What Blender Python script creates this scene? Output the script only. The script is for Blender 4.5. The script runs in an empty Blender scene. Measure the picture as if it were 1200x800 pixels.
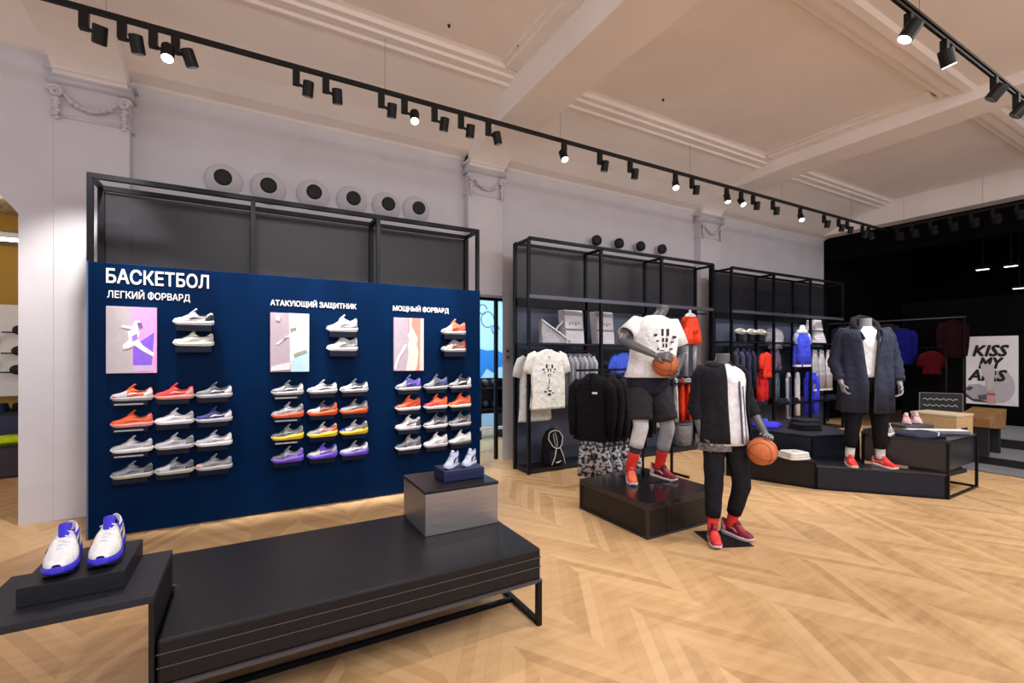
import bpy, math, random
from math import sin, cos, pi, radians, sqrt, atan2
from mathutils import Vector, Matrix
random.seed(7)
C = bpy.context.scene.collection
SC = bpy.context.scene

# ---------------------------------------------------------------- helpers
def lerp(a, b, t): return a + (b - a) * t
def curve(pts, s):
    if s <= pts[0][0]: return pts[0][1]
    for (a, va), (b, vb) in zip(pts, pts[1:]):
        if s <= b:
            t = (s - a) / (b - a) if b > a else 0
            return va + (vb - va) * t
    return pts[-1][1]

MATS = {}
def mat(name, col=(.5, .5, .5), rough=.6, metal=0., var=.06, scale=40., bump=.0, bscale=None, spec=.5, coat=0., emit=None, estr=1., stretch=(1, 1, 1), bdist=.01):
    if name in MATS: return MATS[name]
    m = bpy.data.materials.new(name); m.use_nodes = True
    nt = m.node_tree; N = nt.nodes; L = nt.links
    b = N['Principled BSDF']
    b.inputs['Roughness'].default_value = rough; b.inputs['Metallic'].default_value = metal
    b.inputs['Specular IOR Level'].default_value = spec
    b.inputs['Coat Weight'].default_value = coat
    tc = N.new('ShaderNodeTexCoord'); mp = N.new('ShaderNodeMapping'); mp.inputs['Scale'].default_value = stretch
    L.new(tc.outputs['Object'], mp.inputs[0])
    nz = N.new('ShaderNodeTexNoise'); nz.inputs['Scale'].default_value = scale; nz.inputs['Detail'].default_value = 3
    L.new(mp.outputs[0], nz.inputs['Vector'])
    r = N.new('ShaderNodeValToRGB')
    r.color_ramp.elements[0].position = .3; r.color_ramp.elements[1].position = .7
    r.color_ramp.elements[0].color = tuple(max(0, c * (1 - var)) for c in col) + (1,)
    r.color_ramp.elements[1].color = tuple(min(1, c * (1 + var)) for c in col) + (1,)
    L.new(nz.outputs['Fac'], r.inputs[0]); L.new(r.outputs[0], b.inputs['Base Color'])
    if bump:
        n2 = N.new('ShaderNodeTexNoise'); n2.inputs['Scale'].default_value = bscale or scale * 3; n2.inputs['Detail'].default_value = 4
        L.new(mp.outputs[0], n2.inputs['Vector'])
        bp = N.new('ShaderNodeBump'); bp.inputs['Strength'].default_value = bump; bp.inputs['Distance'].default_value = bdist
        L.new(n2.outputs['Fac'], bp.inputs['Height']); L.new(bp.outputs[0], b.inputs['Normal'])
    if emit:
        b.inputs['Emission Color'].default_value = emit + (1,); b.inputs['Emission Strength'].default_value = estr
    MATS[name] = m
    return m
def fab(col, name=None):  # woven or knitted cloth
    name = name or 'fabric_%02d_%02d_%02d' % tuple(int(c * 99) for c in col)
    return mat(name, col, rough=.85, var=.1, scale=18, bump=1.0, bscale=9, spec=.12, bdist=.03)
def shoe_mat(col):
    return mat('shoe_%02d_%02d_%02d' % tuple(int(c * 99) for c in col), col, rough=.5, var=.1, scale=60, bump=.12, bscale=400, spec=.4)

class B:
    """collects geometry, links it as one mesh object"""
    def __init__(s): s.v = []; s.f = []; s.m = []; s.k = 0
    def add(s, vs, fs):
        o = len(s.v); s.v += [tuple(p) for p in vs]
        for f in fs: s.f.append([i + o for i in f]); s.m.append(s.k)
        return s
    def box(s, x0, y0, z0, x1, y1, z1):
        vs = [(x, y, z) for z in (z0, z1) for y in (y0, y1) for x in (x0, x1)]
        return s.add(vs, [(0, 2, 3, 1), (4, 5, 7, 6), (0, 1, 5, 4), (2, 6, 7, 3), (0, 4, 6, 2), (1, 3, 7, 5)])
    def prism(s, poly, a, b, axis='z'):
        # poly in the two other axes: z->(x,y), y->(x,z), x->(y,z)
        def P(p, h):
            return (p[0], p[1], h) if axis == 'z' else ((p[0], h, p[1]) if axis == 'y' else (h, p[0], p[1]))
        n = len(poly)
        vs = [P(p, a) for p in poly] + [P(p, b) for p in poly]
        return s.add(vs, [tuple(range(n))[::-1], tuple(range(n, 2 * n))] + [(i, (i + 1) % n, n + (i + 1) % n, n + i) for i in range(n)])
    def rings(s, R, caps=True, closed=True):
        n = len(R[0]); vs = [p for r in R for p in r]; fs = []
        for i in range(len(R) - 1):
            for j in range(n if closed else n - 1):
                k = (j + 1) % n
                fs.append((i * n + j, i * n + k, (i + 1) * n + k, (i + 1) * n + j))
        if caps and closed:
            fs.append(tuple(range(n))[::-1]); fs.append(tuple(range((len(R) - 1) * n, len(R) * n)))
        return s.add(vs, fs)
    def tube(s, pts, rad, n=10, flat=None, up=None, caps=True):
        """swept tube; rad one value, list, or list of (a,b) ellipse radii"""
        pts = [Vector(p) for p in pts]; m = len(pts)
        if not isinstance(rad, (list, tuple)): rad = [rad] * m
        R = []; ref = Vector(up) if up else None
        for i, p in enumerate(pts):
            t = (pts[min(i + 1, m - 1)] - pts[max(i - 1, 0)]).normalized()
            if ref is None:
                ref = Vector((0, 0, 1)) if abs(t.z) < .9 else Vector((0, 1, 0))
            u = (ref - t * ref.dot(t))
            if u.length < 1e-4: u = t.orthogonal()
            u.normalize(); w = t.cross(u)
            if not up: ref = u
            r = rad[i]; a, b = r if isinstance(r, (list, tuple)) else (r, r)
            R.append([p + u * (a * cos(2 * pi * j / n)) + w * (b * sin(2 * pi * j / n)) for j in range(n)])
        return s.rings(R, caps)
    def bar(s, p, q, w=.03, h=None):
        h = h or w
        p = Vector(p); q = Vector(q); t = (q - p).normalized()
        ref = Vector((0, 0, 1)) if abs(t.z) < .9 else Vector((0, 1, 0))
        u = (ref - t * ref.dot(t)).normalized(); x = t.cross(u)
        R = [[c + u * (h / 2 * a) + x * (w / 2 * b) for a, b in ((-1, -1), (1, -1), (1, 1), (-1, 1))] for c in (p, q)]
        return s.rings(R)
    def ball(s, c, r, n=16, m=10, sc=(1, 1, 1)):
        R = []
        for i in range(1, m):
            a = pi * i / m
            R.append([(c[0] + r * sc[0] * sin(a) * cos(2 * pi * j / n), c[1] + r * sc[1] * sin(a) * sin(2 * pi * j / n), c[2] - r * sc[2] * cos(a)) for j in range(n)])
        return s.rings(R)
    def lathe(s, prof, c=(0, 0, 0), n=24, axis='z'):
        R = []
        for r, h in prof:
            ring = []
            for j in range(n):
                a = 2 * pi * j / n; x, y = r * cos(a), r * sin(a)
                ring.append((c[0] + x, c[1] + y, c[2] + h) if axis == 'z' else (c[0] + x, c[1] + h, c[2] + y))
            R.append(ring)
        return s.rings(R)
    def loft(s, secs, n=28, fold=0, k=7, ph=0, arc=None, p=2.3, caps=True):
        """horizontal sections (z, cx, cy, a, b, foldscale); arc=(a0,a1) leaves it open"""
        R = []
        for q in secs:
            z, cx, cy, a, b = q[:5]; fs = q[5] if len(q) > 5 else 1
            ring = []
            cnt = n + 1 if arc else n
            ar = arc(len(R) / max(1, len(secs) - 1)) if callable(arc) else arc
            for j in range(cnt):
                t = lerp(ar[0], ar[1], j / n) if arc else 2 * pi * j / n
                d = 1 + fold * fs * (sin(k * t + ph + z * 3.1) + .5 * sin((k * 2 + 1) * t + z * 9))
                ct, st = cos(t), sin(t)
                x = a * d * math.copysign(abs(ct) ** (2 / p), ct); y = b * d * math.copysign(abs(st) ** (2 / p), st)
                ring.append((cx + x, cy + y, z))
            R.append(ring)
        return s.rings(R, caps, closed=not arc)
    def build(s, name, mats, parent=None, smooth=False, bevel=0, solid=0, subsurf=0, remesh=0, loc=None, rot=None, soff=0):
        me = bpy.data.meshes.new(name); me.from_pydata(s.v, [], s.f)
        if not isinstance(mats, (list, tuple)): mats = [mats]
        for m in mats: me.materials.append(m)
        for p, k in zip(me.polygons, s.m):
            p.material_index = k; p.use_smooth = smooth
        me.validate(); me.update()
        import bmesh
        bm = bmesh.new(); bm.from_mesh(me); bmesh.ops.recalc_face_normals(bm, faces=bm.faces); bm.to_mesh(me); bm.free()
        o = bpy.data.objects.new(name, me); C.objects.link(o)
        if parent: o.parent = parent
        if loc: o.location = loc
        if rot: o.rotation_euler = rot
        if solid:
            md = o.modifiers.new('s', 'SOLIDIFY'); md.thickness = solid; md.offset = soff
        if bevel:
            md = o.modifiers.new('b', 'BEVEL'); md.width = bevel; md.segments = 2; md.limit_method = 'ANGLE'
        if remesh:
            md = o.modifiers.new('r', 'REMESH'); md.mode = 'VOXEL'; md.voxel_size = remesh; md.use_smooth_shade = True
            md = o.modifiers.new('sm', 'SMOOTH'); md.iterations = 2; md.factor = .5
        if subsurf:
            md = o.modifiers.new('ss', 'SUBSURF'); md.levels = subsurf; md.render_levels = subsurf
        return o

def thing(name, label, cat, loc=(0, 0, 0), rotz=0, group=None):
    o = bpy.data.objects.new(name, None); C.objects.link(o)
    o.empty_display_size = .1
    o.location = loc; o.rotation_euler = (0, 0, rotz); o['label'] = label; o['category'] = cat
    if group: o['group'] = group
    return o
def tag(o, label, cat, group=None, kind=None):
    o['label'] = label; o['category'] = cat
    if group: o['group'] = group
    if kind: o['kind'] = kind
    return o
def struct(o):
    o['kind'] = 'structure'; return o
FONT_CACHE = {}
def text(name, txt, size, m, parent, loc, rot=(pi / 2, 0, 0), ext=.002, bold=.0, shear=0, sx=1, align='LEFT', width=None):
    cu = bpy.data.curves.new(name, 'FONT'); cu.body = txt; cu.size = size; cu.extrude = ext; cu.offset = bold; cu.shear = shear; cu.align_x = align
    cu.resolution_u = 2
    cu.offset = 0
    o = bpy.data.objects.new(name, cu); C.objects.link(o)
    def mesh_of(tx):
        cu.body = tx; bpy.context.view_layer.update()
        return bpy.data.meshes.new_from_object(o.evaluated_get(bpy.context.evaluated_depsgraph_get()))
    def span(tx):
        xs = [v.co.x for v in mesh_of(tx).vertices]; return min(xs), max(xs)
    stems = []
    body = txt.replace('Ф', 'О')
    for i, ch in enumerate(txt):
        if ch == 'Ф':
            a, b_ = span('О'); stems.append(span(body[:i + 1])[1] - (b_ - a) / 2)
    me = mesh_of(body)
    bpy.data.objects.remove(o); bpy.data.curves.remove(cu)
    vs = [v.co.copy() for v in me.vertices]; fs = [list(p.vertices) for p in me.polygons]
    for cx in stems:
        q = len(vs); hw = size * .05
        vs += [Vector((cx + sx_ * hw, y_, z_)) for z_ in (-ext, ext) for y_ in (-size * .06, size * .79) for sx_ in (-1, 1)]
        fs += [[q + j for j in f] for f in ((0, 2, 3, 1), (4, 5, 7, 6), (0, 1, 5, 4), (2, 6, 7, 3), (0, 4, 6, 2), (1, 3, 7, 5))]
    if bold:
        n0 = len(vs); base = list(vs); bf = list(fs)
        for dx, dy, dz in ((bold, 0, .0001), (0, bold, .0002), (bold, bold, .0003)):
            q = len(vs); vs += [v + Vector((dx, dy, dz)) for v in base]; fs += [[j + q for j in f] for f in bf]
    me = bpy.data.meshes.new(name); me.from_pydata([tuple(v) for v in vs], [], fs)
    if width:
        xs = [v.co.x for v in me.vertices]
        if xs: sx = width / (max(xs) - min(xs))
    for v in me.vertices: v.co.x *= sx
    me.materials.clear(); me.materials.append(m)
    r = bpy.data.objects.new(name, me); C.objects.link(r); r.parent = parent; r.location = loc; r.rotation_euler = rot
    return r

# ---------------------------------------------------------------- materials
M_blackmetal = mat('black_powder_coated_steel', (.003, .0035, .006), rough=.42, var=.15, spec=.22)
M_track = mat('black_track', (.004, .0035, .0035), rough=.5, spec=.3)
M_leather = mat('black_leather', (.0045, .0045, .0075), rough=.42, spec=.35, var=.2, scale=12, bump=.12, bscale=90)
M_blackwood = mat('black_laminate', (.005, .005, .008), rough=.38, spec=.35, var=.15, scale=8)
M_darkgrey = mat('dark_grey_laminate', (.016, .0175, .026), rough=.55, spec=.3, var=.1, scale=10)
M_plaster = mat('white_plaster', (.60, .58, .62), rough=.85, var=.03, scale=3, bump=.08, bscale=25)
M_ceil = mat('ceiling_plaster', (.90, .835, .79), rough=.9, var=.035, scale=1.3, bump=.06, bscale=14)
M_white = mat('white_paint', (.85, .85, .86), rough=.6)
M_letter = mat('white_lettering', (.9, .9, .92), rough=.5, var=.01)
M_black = mat('matte_black', (.006, .006, .008), rough=.7)
M_blackroom = mat('black_wall_paint', (.0018, .0018, .0035), rough=.85, var=.3, scale=2, spec=.08)
M_lens = mat('lit_lamp_lens', (1, 1, 1), emit=(1., .95, .88), estr=9)
M_lensoff = mat('dim_lamp_lens', (.2, .2, .2), rough=.2)
M_mann = mat('grey_gloss_mannequin', (.11, .11, .125), rough=.3, var=.12, scale=6, spec=.6, coat=.3)
M_mannl = mat('silver_gloss_mannequin', (.28, .28, .30), rough=.28, var=.1, scale=6, spec=.6, coat=.3)
M_steel = mat('brushed_steel', (.36, .33, .33), rough=.38, metal=.85, var=.12, scale=4, stretch=(1, 1, 30))
M_bluepanel = mat('navy_gloss_panel', (.0003, .0115, .050), rough=.36, var=.12, scale=2, spec=.05)
M_navyblock = mat('navy_acrylic', (.0012, .004, .018), rough=.3, spec=.3)
M_orangeball = mat('basketball_rubber', (.62, .16, .045), rough=.55, var=.12, scale=60, bump=.4, bscale=500)
M_wood = mat('light_oak', (.52, .34, .17), rough=.5, var=.2, scale=6, stretch=(1, 12, 12))
M_yellow = mat('ochre_wall', (.55, .34, .06), rough=.8)
M_paleblue = mat('pale_blue_wall', (.42, .66, .86), rough=.7)

def floor_mat():
    m = bpy.data.materials.new('oak_chevron_parquet'); m.use_nodes = True
    nt = m.node_tree; N = nt.nodes; L = nt.links; b = N['Principled BSDF']
    def math_(op, a, bb=None):
        n = N.new('ShaderNodeMath'); n.operation = op
        for i, x in enumerate((a, bb)):
            if x is None: continue
            if isinstance(x, (int, float)): n.inputs[i].default_value = x
            else: L.new(x, n.inputs[i])
        return n.outputs[0]
    tc = N.new('ShaderNodeTexCoord'); mp = N.new('ShaderNodeMapping'); L.new(tc.outputs['Object'], mp.inputs[0])
    mp.inputs['Rotation'].default_value = (0, 0, radians(0))
    sp = N.new('ShaderNodeSeparateXYZ'); L.new(mp.outputs[0], sp.inputs[0])
    W = .84; PW = .13
    u = math_('DIVIDE', sp.outputs[0], W); cell = math_('FLOOR', u); fx = math_('SUBTRACT', u, cell)
    tri = math_('ABSOLUTE', math_('SUBTRACT', fx, .5))
    v = math_('DIVIDE', math_('ADD', sp.outputs[1], math_('MULTIPLY', tri, W * 1.6)), PW)
    row = math_('FLOOR', v); fv = math_('SUBTRACT', v, row)
    half = math_('FLOOR', math_('MULTIPLY', u, 2))
    idv = math_('ADD', row, math_('MULTIPLY', half, 57.31))
    wn = N.new('ShaderNodeTexWhiteNoise'); wn.noise_dimensions = '1D'; L.new(idv, wn.inputs['W'])
    nz = N.new('ShaderNodeTexNoise'); nz.inputs['Scale'].default_value = 3.5; nz.inputs['Detail'].default_value = 6
    mp2 = N.new('ShaderNodeMapping'); mp2.inputs['Scale'].default_value = (1.2, 5, 1); L.new(tc.outputs['Object'], mp2.inputs[0]); L.new(mp2.outputs[0], nz.inputs['Vector'])
    f = math_('ADD', math_('MULTIPLY', wn.outputs['Value'], .42), math_('MULTIPLY', nz.outputs['Fac'], .62))
    r = N.new('ShaderNodeValToRGB'); L.new(f, r.inputs[0])
    e = r.color_ramp.elements; e[0].position = .1; e[0].color = (.37, .215, .095, 1); e[1].position = .95; e[1].color = (.70, .47, .26, 1)
    x = e.new(.5); x.color = (.57, .355, .175, 1)
    seam = math_('GREATER_THAN', math_('ABSOLUTE', math_('SUBTRACT', fv, .5)), .485)
    mx = N.new('ShaderNodeMixRGB'); mx.blend_type = 'MULTIPLY'; L.new(math_('MULTIPLY', seam, .35), mx.inputs[0]); L.new(r.outputs[0], mx.inputs[1]); mx.inputs[2].default_value = (.45, .35, .25, 1)
    L.new(mx.outputs[0], b.inputs['Base Color'])
    rr = math_('ADD', math_('MULTIPLY', nz.outputs['Fac'], .2), .3); L.new(rr, b.inputs['Roughness'])
    b.inputs['Specular IOR Level'].default_value = .35
    return m
M_floor = floor_mat()

def smoky():
    m = bpy.data.materials.new('smoky_tinted_screen'); m.use_nodes = True
    nt = m.node_tree; N = nt.nodes; L = nt.links
    b = N['Principled BSDF']; b.inputs['Base Color'].default_value = (.013, .012, .018, 1); b.inputs['Roughness'].default_value = .35
    nz = N.new('ShaderNodeTexNoise'); nz.inputs['Scale'].default_value = 4
    r = N.new('ShaderNodeMapRange'); r.inputs['To Min'].default_value = .17; r.inputs['To Max'].default_value = .25
    L.new(nz.outputs['Fac'], r.inputs[0])
    t = N.new('ShaderNodeBsdfTransparent'); mx = N.new('ShaderNodeMixShader')
    L.new(r.outputs[0], mx.inputs[0]); L.new(b.outputs[0], mx.inputs[1]); L.new(t.outputs[0], mx.inputs[2])
    L.new(mx.outputs[0], N['Material Output'].inputs[0])
    return m
M_smoky = smoky()

# ---------------------------------------------------------------- room shell
YW = 6.2
struct(B().box(-9, -5, -.1, 18, 12, 0).build('floor', M_floor))
# back wall: arch piece on the left, recessed wall with passage, flush piece of pier
w = B()
arch = [(-1.9, 0), (-1.66, 0), (-1.66, 4.6), (-8, 4.6), (-8, 3.5), (-3.6, 3.5), (-3.0, 3.45), (-2.5, 3.35), (-2.2, 3.22), (-2.03, 3.1), (-1.9, 2.93)]
w.prism(arch, 6.055, 6.45, 'y')
struct(w.build('wall_back', M_plaster)); w = B(); w.box(-1.66, YW, 0, 2.35, 6.45, 4.6); w.prism([(2.35, YW), (3.335, YW), (3.60, 6.45), (2.35, 6.45)], 2.48, 4.6, 'z'); w.prism([(3.335, YW), (12.4, YW), (12.4, 6.45), (3.60, 6.45)], 0, 4.6, 'z')
struct(w.build('wall_back', M_plaster))
struct(B().box(2.3, 6.45, 0, 2.35, 9.4, 3.2).box(6.2, 6.45, 0, 6.25, 9.4, 3.2).box(2.3, 9.4, 0, 6.25, 9.5, 3.2).build('wall_passage', M_paleblue))
struct(B().box(2.3, 6.45, 3.2, 6.25, 9.5, 3.3).build('ceiling_passage', M_white))
# piers
for i, (x0, x1, zb) in enumerate(((-1.66, -1.08, 0), (2.7, 3.26, 2.48), (7.65, 8.25, 0))):
    p = B(); p.box(x0, 6.05, zb, x1, YW + .02, 4.5)
    struct(p.build('wall_pier', M_plaster, bevel=.008))
    # capital: moulded block, scrolls and a swag
    cx = (x0 + x1) / 2; hw = (x1 - x0) / 2
    c = B()
    c.box(x0 - .035, 5.99, 4.22, x1 + .035, YW, 4.27); c.box(x0 - .02, 6.01, 4.27, x1 + .02, YW, 4.33); c.box(x0 - .05, 5.975, 4.33, x1 + .05, YW, 4.36)
    c.box(x0 - .012, 6.03, 3.9, x1 + .012, YW, 3.93)
    for sx in (-1, 1):
        ex = cx + sx * (hw - .03)
        spi = [(ex + .055 * (1 - t / 16) * cos(t * .75) * sx, 6.0 - .01 * sin(t), 4.13 + .055 * (1 - t / 16) * sin(t * .75)) for t in range(15)]
        c.tube(spi, .018, 8)
        for q in range(6):
            c.ball((ex - sx * .01 * (q % 2), 6.015, 4.06 - q * .035), .028 - q * .002, 8, 6, (1.2, .8, 1))
    sw = [(cx + t * (hw - .08), 6.015, 4.0 + .13 * t * t) for t in [k / 8 - 1 for k in range(17)]]
    c.tube(sw, [.012 + .014 * (1 - abs(k / 8 - 1)) for k in range(17)], 8)
    for q in range(7):
        t = q / 3 - 1
        c.ball((cx + t * .15, 6.0, 4.0 + .05 * t * t), .024, 8, 6)
    struct(c.build('trim_%d' % (i + 1), M_plaster, smooth=True))
# cornice strips between the piers
# ceiling: coved bays between transverse beams
prof = [(6.2, 4.43), (6.18, 4.44), (6.16, 4.455), (6.0, 4.49), (5.75, 4.60), (5.4, 4.72), (5.1, 4.80), (4.92, 4.84), (4.90, 4.825), (4.86, 4.825), (4.84, 4.85), (4.74, 4.855), (4.73, 4.885), (4.66, 4.89), (4.65, 4.935), (4.6, 4.95),
        (2.52, 4.95), (2.48, 4.93), (2.46, 4.89), (2.38, 4.885), (2.36, 4.855), (2.24, 4.85), (2.22, 4.825), (2.14, 4.825), (2.1, 4.85), (1.6, 4.84), (1.1, 4.84), (1.0, 4.88), (.9, 4.95), (-5, 4.95)]
cl = B()
poly = prof + [(-5, 5.15), (6.45, 5.15), (6.45, 4.43)]
for a, b in ((-9, -1.65), (-1.09, 2.7), (3.26, 7.67), (8.23, 12.42)):
    cl.prism(poly, a, b, 'x')
hau = [(6.2, 4.2)] + [(6.05 - .95 * (1 - cos(q * pi / 20)), 4.22 + .30 * sin(q * pi / 20)) for q in range(11)] + [(4.4, 4.54), (-5, 4.58), (-5, 5.15), (6.2, 5.15)]
for a, b in ((-1.65, -1.09), (2.7, 3.26)):
    cl.prism(hau, a, b, 'x')
cl.prism([(6.2, 4.3)] + [(6.05 - .95 * (1 - cos(q * pi / 20)), 4.32 + .34 * sin(q * pi / 20)) for q in range(11)] + [(4.4, 4.70), (-5, 4.72), (-5, 5.15), (6.2, 5.15)], 7.67, 8.23, 'x')
cl.box(12.05, -5, 4.475, 12.42, 6.2, 5.15)
# moulding strips along the beams inside the flat panels
for a, s in ((-1.09, 1), (2.7, -1), (3.26, 1), (7.67, -1), (8.23, 1)):
    cl.box(min(a, a + s * .16), 2.5, 4.885, max(a, a + s * .16), 4.63, 4.96)
    cl.box(min(a, a + s * .22), 2.5, 4.925, max(a, a + s * .24), 4.63, 4.96)
struct(cl.build('ceiling', M_ceil))
# black zone on the right
struct(B().box(12.4, -4, 3.9, 12.55, 6.45, 5.15).build('wall_bulkhead', M_blackroom))
struct(B().box(12.4, YW, 0, 18, 6.45, 4.6).build('wall_far', M_blackroom))
struct(B().box(17.4, -4, 0, 17.55, 6.3, 4.6).build('wall_right', M_blackroom))
struct(B().box(12.4, -4, 4.5, 17.6, 6.3, 4.62).build('ceiling_black', M_blackroom))
struct(B().box(11.28, 5.5, 0, 11.33, 6.2, 0.02).build('trim_4', M_blackroom))
M_panelblk = mat('black_partition', (.0012, .0012, .002), rough=.8, spec=.08)
struct(B().box(12.62, 1.0, 0, 12.72, 4.7, 2.75).build('wall_partition', M_panelblk, bevel=.005))
# raised steps on the right
M_step = mat('grey_step_stone', (.17, .175, .19), rough=.6, var=.1, scale=6)
M_riser = mat('black_step_riser', (.008, .008, .011), rough=.5)
for i, (x0, z0, z1, wy) in enumerate(((8.75, 0, .012, 2.62), (9.35, .0, .13, 2.9), (10.4, .0, .28, 3.15))):
    s = B(); s.k = 0; s.box(x0 + .0, -4, z0, 12.4, wy, z1 - .012 if z1 > .02 else z1 - .006); s.k = 1; s.box(x0 - .012, -4, z1 - .012 if z1 > .02 else z1 - .006, 12.4, wy + .012, z1)
    struct(s.build('floor_step_%d' % (i + 1), [M_riser, M_step]))

# left side room behind the arch
struct(B().box(-9, 10.6, 0, -1.3, 10.7, 4.2).build('wall_left', M_yellow))
struct(B().box(-1.4, 6.45, 0, -1.3, 10.6, 4.2).build('wall_side', M_yellow))
M_ductbrown = mat('tan_ceiling', (.34, .24, .16), rough=.8, var=.3, scale=4)
struct(B().box(-9, 6.45, 4.1, -1.3, 10.7, 4.2).build('ceiling_left', M_ductbrown))
for i, (y, z, r) in enumerate(((7.3, 3.55, .09), (8.1, 3.45, .14), (9.0, 3.6, .1), (9.7, 3.3, .12))):
    d = B(); d.tube([(-8.5, y, z), (-6, y + .1, z), (-4, y - .1, z + .05), (-1.45, y, z)], r, 12)
    for k in range(6):
        x = -7.5 + k; d.tube([(x, y, z), (x + .05, y, z)], r * 1.12, 12)
    tag(d.build('ceiling_duct', mat('galvanised_duct', (.45, .38, .30), rough=.4, metal=.6, var=.3), smooth=True), ['narrow brown duct nearest the arch on the side room ceiling', 'widest round duct under the side room ceiling', 'middle thin duct under the side room ceiling', 'lowest duct at the back of the side room'][i], 'duct', 'ducts in the side room')
t = thing('tube_light', 'white fluorescent tube hanging in the side room behind the arch', 'light', (-2.6, 7.9, 3.02))
B().box(-.8, -.04, 0, .8, .04, .06).build('housing', M_white, t)
B().bar((-.6, 0, .06), (-.6, 0, 1.09), .01).bar((.6, 0, .06), (.6, 0, 1.09), .01).build('hanging_rod', M_blackmetal, t)
B().tube([(-.78, 0, -.02), (.78, 0, -.02)], .018, 10).build('tube', M_lens, t, smooth=True)
# white board with dark portrait figures
t = thing('wall_board', 'white display board with black cap silhouettes seen through the left arch', 'board', (-3.2, 10.3, .95))
B().box(-.9, 0, 0, .9, .05, 1.45).build('board', M_white, t, bevel=.004)
for q, (x, z) in enumerate(((.03, 1.05), (.02, .72), (.0, .42), (-.35, .9), (-.36, .5))):
    b = B(); b.ball((x, -.05, z), .12, 14, 8, (1, .4, .7)); b.box(x - .22, -.1, z - .05, x, -.04, z - .03)
    b.build('cap_silhouette', M_black, t, smooth=True)
B().bar((-.9, .02, 0), (-.9, .02, -.95), .04).bar((.9, .02, 0), (.9, .02, -.95), .04).build('stand', M_blackmetal, t)

# ---------------------------------------------------------------- wall nozzles
noz = [(-.27, 3.58, 'leftmost'), (.18, 3.57, 'second from the left'), (.67, 3.58, 'third from the left'), (1.13, 3.58, 'fourth from the left'), (1.57, 3.58, 'fifth from the left'), (1.98, 3.59, 'rightmost')]
noz2 = [(5.07, 3.53, 'leftmost'), (5.57, 3.54, 'second from the left'), (6.08, 3.55, 'third from the left'), (6.62, 3.56, 'rightmost')]
for lst, where in ((noz, 'blue shoe wall'), (noz2, 'first clothes rack')):
    for x, z, nm in lst:
        t = thing('air_nozzle', 'white air nozzle with black throat, %s above the %s' % (nm, where), 'air vent', (x, YW + .006, z), 0, 'air nozzles above the ' + where)
        k = 1 if where[0] == 'b' else .75
        B().lathe([(.19 * k, 0), (.19 * k, -.02), (.165 * k, -.05), (.12 * k, -.10), (.095 * k, -.13), (.085 * k, -.13)] if k == 1 else [(.075, 0), (.075, -.08), (.07, -.1)], n=28, axis='y').build('ring', M_plaster, t, smooth=True)
        B().lathe([(.088, -.11), (.088, -.15), (.06, -.155)] if k == 1 else [(.07, -.08), (.085, -.09), (.09, -.12), (.085, -.16), (.05, -.18)], n=24, axis='y').build('throat', M_black, t, smooth=True)

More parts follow.
